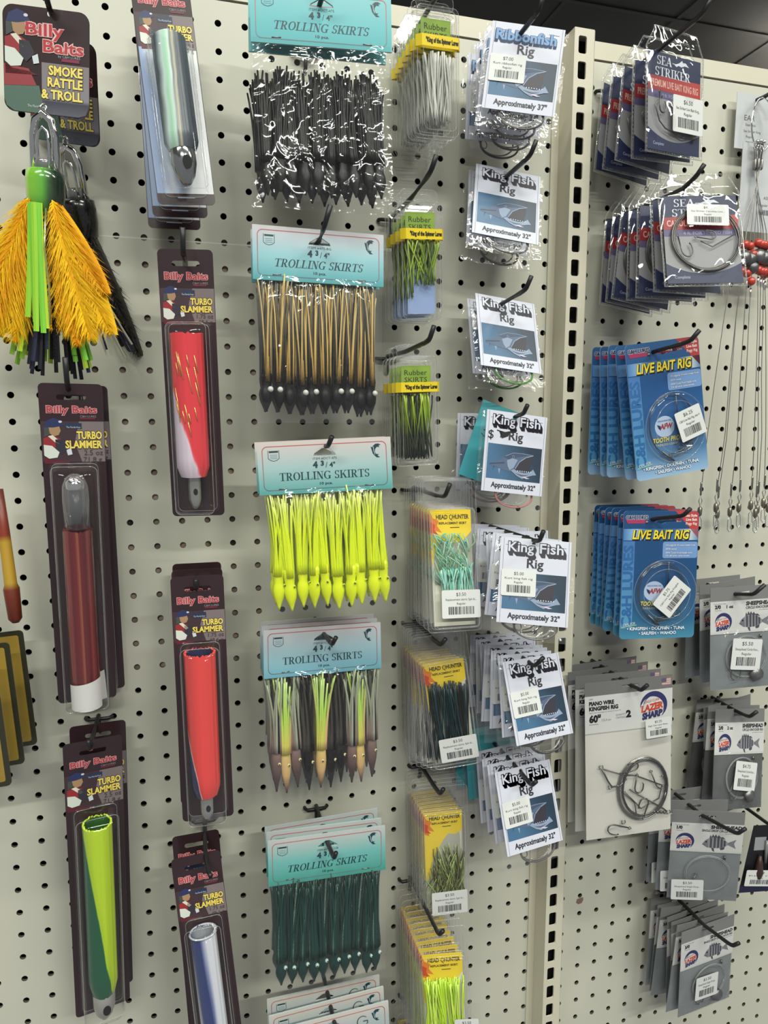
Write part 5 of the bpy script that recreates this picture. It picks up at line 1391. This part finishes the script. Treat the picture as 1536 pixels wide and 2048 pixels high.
# --- clear boxes of rubber skirts
G = 'clear boxes of rubber skirts'
a = front('RS1', rubber_box('white', 'clear box of white rubber skirts with yellow band, front of the tall stack', G))
behind('RS1', a, 6, .012, 'clear box of white rubber skirts, %s from front in the tall stack', 2, (.8, 1.5, .8))
a = front('RS2', rubber_box('blue', 'clear box of lime rubber skirts over a pale blue card, front one', G))
behind('RS2', a, 3, .034, 'clear skirt box %s from front behind the pale blue card box', 3, (.8, 1.5, .8))
a = front('RS3', rubber_box('olive', 'clear box of lime and dark olive rubber skirts, front one', G))
behind('RS3', a, 3, .034, 'clear skirt box %s from front behind the lime and olive skirts', 4, (.8, 1.5, .8))

# --- yellow-card replacement skirts
G = 'yellow card replacement skirts'
ps = ('$3.50', 'Replacement skirts 3pk bl...', 'Regular')
def wh(key, kind, label, n, d_back, blabel, stk, seed):
    a = front(key, hunter_pack(kind, label, G))
    b = behind(key, a, n, d_back, blabel, seed, (1.0, 2.0, 1.0))
    if stk: sticker(a, *stk, ps, -9.8, seed)
    return a, b
wh('WH1', 'mint', 'clear pack of mint green skirts on yellow card, front of its stack', 8, .014, 'clear skirt pack, %s from front behind the mint green skirts', (4, -97, 41, 28, 1), 11)
a, b = wh('WH2', 'blackteal', 'clear pack of black and teal skirts on yellow card, front of its stack', 8, .012, 'clear skirt pack, %s from front behind the black and teal skirts', (4, -99, 41, 27, -1), 12)
wh('WH3', 'olive', 'clear pack of olive green skirts on yellow card, front of its stack', 6, .010, 'clear skirt pack, %s from front behind the olive skirts', (3.5, -107, 41, 28, 0), 13)
wh('WH4', 'chart', 'clear pack of bright chartreuse skirts on yellow card, front of its stack', 8, .014, 'clear skirt pack, %s from front behind the bright chartreuse skirts', (22, -84, 26, 26, 2), 14)
POSE['WH5'] = [.304, -.045, -1.107, .0, 0.0, -.12]; HOOK['WH5'] = [.299, -.045, -1.083, .299, -.062, -1.084, .301, -.068, -1.076]
wh('WH5', 'grey', 'clear pack of grey skirts at the bottom edge below the chartreuse stack', 3, .012, 'clear skirt pack, %s from front behind the grey skirts', None, 15)

# --- white-card rigs
G = 'white card rig packs'
pk = ('$5.00', 'Kurt king fish rig', 'Regular')
RED = pm('red_leader', rgb(150, 60, 60), .4); GRN = pm('green_leader', rgb(86, 140, 70), .4); PNK = pm('pink_leader', rgb(186, 120, 120), .4); GRY = pm('grey_leader', rgb(96, 94, 92), .4)
a = front('KF1', king_pack('white card with blue lettering over gaping fish picture, topmost of its column', G, ('Ribbonfish',), ('$7.00', 'Kurt ribbonfish rig', 'Regular'), '37"', GRY, seed=1))
behind('KF1', a, 3, .030, 'white rig card with blue lettering, %s from front at the column top', 21, (3, 5, 3))
a = front('KF2', king_pack('white gaping fish card with grey leader coil under it, just below the topmost stack', G, tail=GRY, seed=2))
behind('KF2', a, 1, .026, 'white gaping fish card hanging %s, behind the card below the topmost stack', 27, (3, 5, 2))
b = front('KF3', king_pack('white gaping fish card with green leader coil showing beneath', G, tail=GRN, seed=3))
behind('KF3', b, 1, .030, 'white gaping fish card hanging %s behind the card with green coil', 28, (3, 5, 2))
a = front('KF4', king_pack('white gaping fish card with black inked dollar mark', G, tail=PNK, mark=True, seed=4))
b = king_pack('teal backed rig card, tilted behind the card with inked dollar mark', G, card='teal', seed=5)
put(b, (.3965, -.052, -.369), (-.05, .34, -.10))
b = king_pack('white rig card deepest behind the tilted teal card', G, tail=RED, seed=6)
put(b, (.3795, -.030, -.372), (-.03, .02, -.30))
a = front('KF5', king_pack('largest priced white gaping fish card, its edge overlapping the slotted post', G, price=pk, seed=7))
behind('KF5', a, 5, .026, 'white priced rig card, %s from front behind the widest gaping fish card', 24, (5, 8, 3))
a = front('KF6', king_pack('priced white gaping fish card, front of the thick fanned stack', G, price=pk, seed=8))
behind('KF6', a, 6, .022, 'priced white rig card, %s from front in the thick fanned stack', 25, (5, 7, 3))
a = front('KF7', king_pack('priced white gaping fish card, front of the lowest stack in its column', G, price=pk, tail=GRY, seed=9))
behind('KF7', a, 3, .060, 'priced white rig card, %s from front in the lowest stack', 26, (4, 5, 3))
for i, (d, r_) in enumerate(((.040, -.10), (.020, -.03))):
    b = king_pack(('teal rig card behind the lowest priced white cards', 'teal rig card deepest on the lowest hook, against the board')[i], G, card='teal', seed=10 + i)
    put(b, (.386 - .004 * i, -d, -.728 + .004 * i), (-.04, r_ * .6, .05))

# --- blue cards
G = 'blue carded rigs'
a = front('LB1', blue_pack('blue card rig, front of the upper blue stack, sticker slightly tilted', G, ('$6.25', 'C&H Live Bait Rig, size 4', 'Regular'), (21, -91, 33, 33, -14), ('Carolina Style', 'Live Bait', 'Pogy Rig'), 0, 31))
behind('LB1', a, 4, .026, 'blue card rig, %s from front in the upper blue stack', 32, (2.5, 4, 2))
a = front('LB2', blue_pack('blue card rig, front of the lower blue stack, sticker turned diagonally', G, ('$5.75', 'C&H Live Bait Rig Kingfish', 'Regular'), (11.5, -96, 41, 27, -52), ('Texas Style', 'Live Bait', 'Pogy Rig'), 1, 33))
behind('LB2', a, 5, .018, 'blue card rig, %s from front in the lower blue stack', 34, (2.5, 4, 2))

# --- vinyl pouches
G = 'navy and red vinyl rig pouches'
a = front('SS1', vinyl_pack('clear vinyl pouch with navy and red card, front of the uppermost pouches', G, ('PREMIUM LIVE BAIT KING RIG', '4 ft. FOR FINNED FISH'), ('$6.50', 'Sea Striker Live Bait King...', 'Regular'), False, (13, -57, 43, 35, 0), 41))
behind('SS1', a, 4, .020, 'navy and red vinyl pouch, %s from front in the uppermost pouch stack', 42, (2.5, 8, 3), trend=(8, 6))
a = front('SS2', vinyl_pack('clear vinyl pouch with navy card and coiled wire ring, front of the lower pouches', G, ('CAROLINA LIVE BAIT RIG', '4 ft. FOR FINNED FISH'), ('$4.75', 'Sea Striker Carolina Live...', 'Regular'), True, (5, -24, 41, 22, 3), 43))
behind('SS2', a, 6, .016, 'navy vinyl pouch with wire ring, %s from front in the lower pouch stack', 44, (2.5, 8, 3), trend=(9, 8))

# --- grey headed rig bags
G = 'grey headed rig bags'
a = front('PW', piano_pack('tall white bag of coiled wire with hooks, grey header, front of its stack', G))
behind('PW', a, 3, .024, 'tall grey headed wire rig bag, %s from front in its stack', 51, (3, 3, 2))
a = front('SH1', sheep_pack('grey bag with striped fish label, one ounce sinker, uppermost of the striped fish bags', G, '2/0', '1 oz', 'CIRCLE KNOCKER RIG', ('$5.50', 'Sheepshead Circle Kno...', 'Regular'), (1, -82, 38, 38, 6), seed=61))
behind('SH1', a, 2, .026, 'grey striped fish bag, %s from front on the uppermost striped fish hook', 62, (5, 7, 3))
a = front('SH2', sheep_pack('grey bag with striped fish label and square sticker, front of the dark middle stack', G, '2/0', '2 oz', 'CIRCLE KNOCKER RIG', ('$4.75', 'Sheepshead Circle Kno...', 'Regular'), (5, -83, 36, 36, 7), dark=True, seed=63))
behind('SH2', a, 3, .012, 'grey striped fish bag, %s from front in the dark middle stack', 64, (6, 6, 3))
a = front('SH3', sheep_pack('grey bag with wide striped fish label, sticker in its lower corner', G, '1/0', None, 'SINGLE DROP CIRCLE HOOK RIG', ('$3.50', 'Sheepshead Single Drop...', 'Regular'), (-20, -107, 38, 29, -2), weight=False, seed=65))
behind('SH3', a, 2, .040, 'grey striped fish bag, %s from front behind the wide striped fish label', 66, (2, 3, 2))
a = front('SH4', sheep_pack('grey bag with striped fish label, front of the lowest fanned stack', G, '3/0', None, 'SINGLE DROP CIRCLE HOOK RIG', ('$3.50', 'Sheepshead Single Drop...', 'Regular'), (-4, -86, 35, 33, 2), seed=67))
behind('SH4', a, 6, .020, 'grey striped fish bag, %s from front in the lowest fanned stack', 68, (5, 5, 3))

# --- hooks
HL = {'T3': 'above the single red and lilac lure', 'T5': 'through the three red and navy lure cards', 'T6': 'holding the blue and white lure cards', 'T2': 'above the dark red lure card', 'T4': 'holding the lime green lure cards',
      'SM': 'holding the orange feathered lure', 'K1': 'holding the black squid skirts', 'K2': 'holding the gold glitter skirts', 'K3': 'holding the chartreuse skirts', 'K4': 'holding the black, lime and pink skirts', 'K5': 'holding the dark teal skirts',
      'K6': 'holding the bags marked G', 'RS1': 'holding the tall stack of white skirt boxes', 'RS2': 'holding the boxes with pale blue card', 'RS3': 'holding the lime and olive skirt boxes', 'WH1': 'holding the mint green skirts', 'WH2': 'holding the black and teal skirts',
      'WH3': 'holding the olive skirts', 'WH4': 'holding the bright chartreuse packs', 'WH5': 'holding the grey skirts at the bottom', 'KF1': 'holding the blue lettered white cards', 'KF2': 'holding the white card below the topmost', 'KF3': 'holding the card with green coil', 'KF4': 'holding the inked dollar card',
      'KF5': 'holding the large priced white card', 'KF6': 'holding the thick fanned white cards', 'KF7': 'holding the lowest white cards', 'LB1': 'holding the upper blue cards', 'LB2': 'holding the lower blue cards', 'SS1': 'holding the uppermost vinyl pouches', 'SS2': 'holding the lower vinyl pouches',
      'PW': 'holding the tall wire rig bags', 'SH1': 'holding the uppermost striped fish bags', 'SH2': 'holding the dark middle striped fish bags', 'SH3': 'holding the wide striped fish label', 'SH4': 'holding the lowest striped fish bags'}
for k, v in HL.items():
    if k in HOOK: peg_hook(k, 'black wire peg hook ' + v)

# --- wire leaders with red beads on the far hook
HOOK['LD'] = [.7226, -.026, -.004, .7226, -.050, -.004, .7226, -.056, .014]
peg_hook('LD', 'black wire peg hook holding the red beaded wire leaders')
REDB = pm('red_bead', rgb(190, 58, 42), .3, coat=.6)
ring = thing('ring_hanger', 'open steel ring hanging from the hook above the red beaded leaders', 'ring')
put(ring, (.7205, -.024, -.006), (0, 0, 0))
mb = MB(); mb.tube([(-1 + 15 * math.sin(a), -2 + .8 * math.cos(a), -30 + 30 * math.cos(a)) for a in [i * .2618 for i in range(24)]], .9, CHROME, 6, closed=True); mb.build('loop', ring)
rnd = random.Random(77)
ends = [(-53, -470), (-32, -466), (-28, -474), (-10, -472), (-3, -466), (18, -464), (24, -474), (30, -470), (40, -462), (45, -468)]
first = None
for i, (ex, ez) in enumerate(ends):
    lab = 'thin wire leader with red beads and swivel, %s' % ('hanging farthest toward the blue cards', 'second from the blue cards', 'third from the blue cards', 'fourth from the blue cards', 'fifth from the blue cards', 'sixth from the blue cards', 'seventh from the blue cards', 'eighth from the blue cards', 'ninth from the blue cards', 'farthest from the blue cards')[i]
    t = thing('wire_leader', lab, 'fishing leader', 'red beaded wire leaders')
    put(t, (.7140, -.030, -.066), (0, 0, 0))
    Z = -ez - 66; top = (rnd.uniform(-5, 5), rnd.uniform(-3, 3), 0)
    mid = (rnd.uniform(-2, 2), rnd.uniform(-2, 2), -46)
    P = [top, mid]
    for u in (.12, .25, .4, .6, .8, 1): P.append((mid[0] + (ex - mid[0]) * (u ** .5) + rnd.uniform(-1, 1) * .4, mid[1] - 4 * u + rnd.uniform(-3, 3) * u, -46 + (46 - Z) * u))
    mb = MB(); mb.tube(P, .42, STEEL, 5); mb.build('wire', t)
    mb = MB(); mb.tube([(top[0], top[1], 6), (top[0] + 2, top[1], 3), (top[0], top[1], 0), (top[0] - 2, top[1], 3)], .6, CHROME, 5, closed=True)
    mb.ball((top[0], top[1] - 1, 8), 2.4, CHROME, 8); mb.lathe([(1.1, -22), (1.4, -20), (1.4, -12), (1.1, -10)], STEEL, 8, top); mb.build('crimp', t)
    def on(z):
        for p, q in zip(P, P[1:]):
            if q[2] <= z <= p[2]:
                k = (z - p[2]) / (q[2] - p[2]); return (p[0] + (q[0] - p[0]) * k, p[1] + (q[1] - p[1]) * k, z)
        return P[-1]
    zb = -112 + rnd.uniform(-6, 8)
    for z in (zb, zb - 31):
        mb = MB(); mb.ball(on(z), 5.2, REDB, 8); o = mb.build('bead', t); o['label'] = 'red bead'
    mb = MB(); mb.ball(on(zb - 15.5), 9.0 if i % 2 else 7.5, LEAD, 12); mb.build('lead_ball', t)
    mb = MB(); c = on(zb - 44); mb.lathe([(1.2, -5), (1.3, 5)], CHROME, 8, c); mb.build('sleeve', t)
    mb = MB(); e = P[-1]
    mb.lathe([(1.0, 0), (1.2, 2), (1.2, 14), (.9, 16)], STEEL, 8, (e[0], e[1], e[2]))
    mb.tube([(e[0], e[1], e[2]), (e[0] - 2.4, e[1], e[2] - 7), (e[0], e[1], e[2] - 14), (e[0] + 2.4, e[1], e[2] - 7)], .5, STEEL, 5, closed=True)
    mb.lathe([(1.2, -26), (2.6, -24), (2.9, -20), (2.6, -16), (1.2, -14)], pm('brass_swivel', (.30, .27, .22), .35, .9), 10, e)
    mb.tube([(e[0], e[1], e[2] - 25), (e[0] - 3.2, e[1] - 1, e[2] - 31), (e[0] - 2.8, e[1] - 1, e[2] - 42), (e[0], e[1] - 1, e[2] - 45), (e[0] + 2.8, e[1] - 1, e[2] - 42), (e[0] + 3, e[1], e[2] - 31)], .55, CHROME, 6, closed=True)
    mb.build('swivel', t)
# label cards behind the leaders
def tag_card(label, x, d, z, w, h, lines, rot=0):
    mb = MB(); mb.slab([(0, -h), (w, -h), (w, 0), (0, 0)], [], .5, pm('pale_tag', rgb(196, 198, 200), .45))
    for s_, tx, tz, th in lines: mb.text(s_, tx, tz, th, ink(92, 94, 98), 1, align='L')
    r2 = random.Random(h); xx = lines[-1][1]
    while xx < w - 4:
        b = r2.choice((.5, .8, 1.2)); mb.rect(xx, xx + b, lines[-1][2] - 10, lines[-1][2] - 4, ink(74, 76, 80), 1); xx += b + r2.choice((.5, .8))
    o = mb.build('label_card', None); put(o, (x, -d, z), (0, R(rot), 0)); tag(o, label, 'label card', 'label cards behind the wire leaders'); return o
tag_card('pale price label card on the board behind the leader hook', .6944, .012, .0030, 62, 62, [('EAR', 12, -30, 6), ('Stainless', 14, -36, 3), ('Sea Striker King', 12, -43, 2.6), ('Regular', 16, -49, 2.6)])
tag_card('tall pale grey card behind the wires and crimps', .6990, .021, -.0550, 60, 100, [('ASSORTED', 34, -62, 3.4), ('Regular', 28, -70, 3)])

# --- packs cut by the picture edges
def edge_pack(label, loc, rot, w, h, face, border, part='card'):
    t = thing('carded_lure', label, 'fishing lure', 'yellow cards at the edge')
    mb = MB(); mb.slab(rr(-w, 0, -h, 0, 4), [circ(-w / 2, -7, 3)], 1.0, border)
    mb.rrect(-w + 4.5, -4.5, -h + 4.5, -4.5, 2, face, 1); mb.build('card', t)
    mb = MB(); mb.loft([(-w + 8, -8, -h + 10, -34, 5, -.3), (-w + 9, -9, -h + 11, -35, 5, -9), (-w + 13, -13, -h + 15, -39, 5, -12)], CLEAR); mb.build('blister', t)
    put(t, loc, rot); return t
YEL = pm('mustard_print', rgb(150, 124, 50), .4, coat=.3, noise=(20, .1)); OLV = pm('dark_olive_border', rgb(48, 46, 32), .4, coat=.3)
edge_pack('mustard yellow card with dark border, nearest the board at the picture edge', (-.0985, -.030, -.578), (0, R(-3), 0), 62, 116, YEL, OLV)
edge_pack('mustard yellow card with dark border, second from the board at the picture edge', (-.1035, -.060, -.580), (0, R(-3), 0), 62, 118, YEL, OLV)
edge_pack('mustard yellow card with dark border, farthest from the board at the picture edge', (-.1085, -.088, -.586), (0, R(-3), 0), 62, 118, YEL, OLV)
t = thing('carded_lure', 'brown and yellow skirted lure poking in above the mustard cards', 'fishing lure')
mb = MB(); g = grad('brown_yellow_skirt', [(-124, (104, 40, 28)), (-92, (110, 48, 30)), (-86, (176, 138, 44)), (-48, (186, 146, 50)), (-42, (140, 60, 40)), (0, (96, 44, 36))], rough=.4)
mb.lathe([(3, -124), (6, -120), (7, -92), (5.5, -88), (5, -40), (4, 0)], g, 14); mb.build('skirt', t)
mb = MB(); mb.tube([(0, 0, 0), (0, 0, 14), (3, 0, 18), (0, 0, 22), (-3, 0, 18), (0, 0, 14)], .8, STEEL, 6); mb.build('eye', t)
put(t, (-.1055, -.05, -.441), (0, R(-3), 0))
# dark bag at the far edge
t = thing('dark_rig_bag', 'dark bag with pale sticker and navy foot, cut by the picture edge', 'fishing rig bag')
mb = MB(); mb.slab([(0, -92), (70, -92), (70, 0), (10, 0)], [circ(36, -5, 2.4)], .6, pm('near_black_card', rgb(24, 24, 28), .45)); mb.rect(0, 70, -92, -81, ink(36, 40, 72), 1)
mb.rect(14, 30, -34, -16, ink(150, 152, 156), 1); mb.build('card', t)
mb = MB(); mb.tube([(30, -2, -20), (31, -2, -50)], 2, pm('clear_tube', rgb(120, 122, 120), .15), 8); mb.tube([(38, -2, -30), (39, -2, -60)], 2, pm('clear_tube', rgb(120, 122, 120), .15), 8); mb.lathe([(4, -70), (6, -62), (4, -50), (2, -40)], pm('brown_lure', rgb(60, 42, 36), .4), 12, (22, -3, 0)); mb.build('lure', t)
sticker(t, 24, -69, 44, 22, 4, ('$4.50', 'King rig', 'Regular'), -6, 9)
put(t, (.7275, -.070, -.8915), (0, R(3), R(-6)))
HOOK['RE'] = [.764, -.068, -.8965, .764, -.080, -.8965, .766, -.086, -.888]
peg_hook('RE', 'black wire peg hook holding the dark bag at the edge')
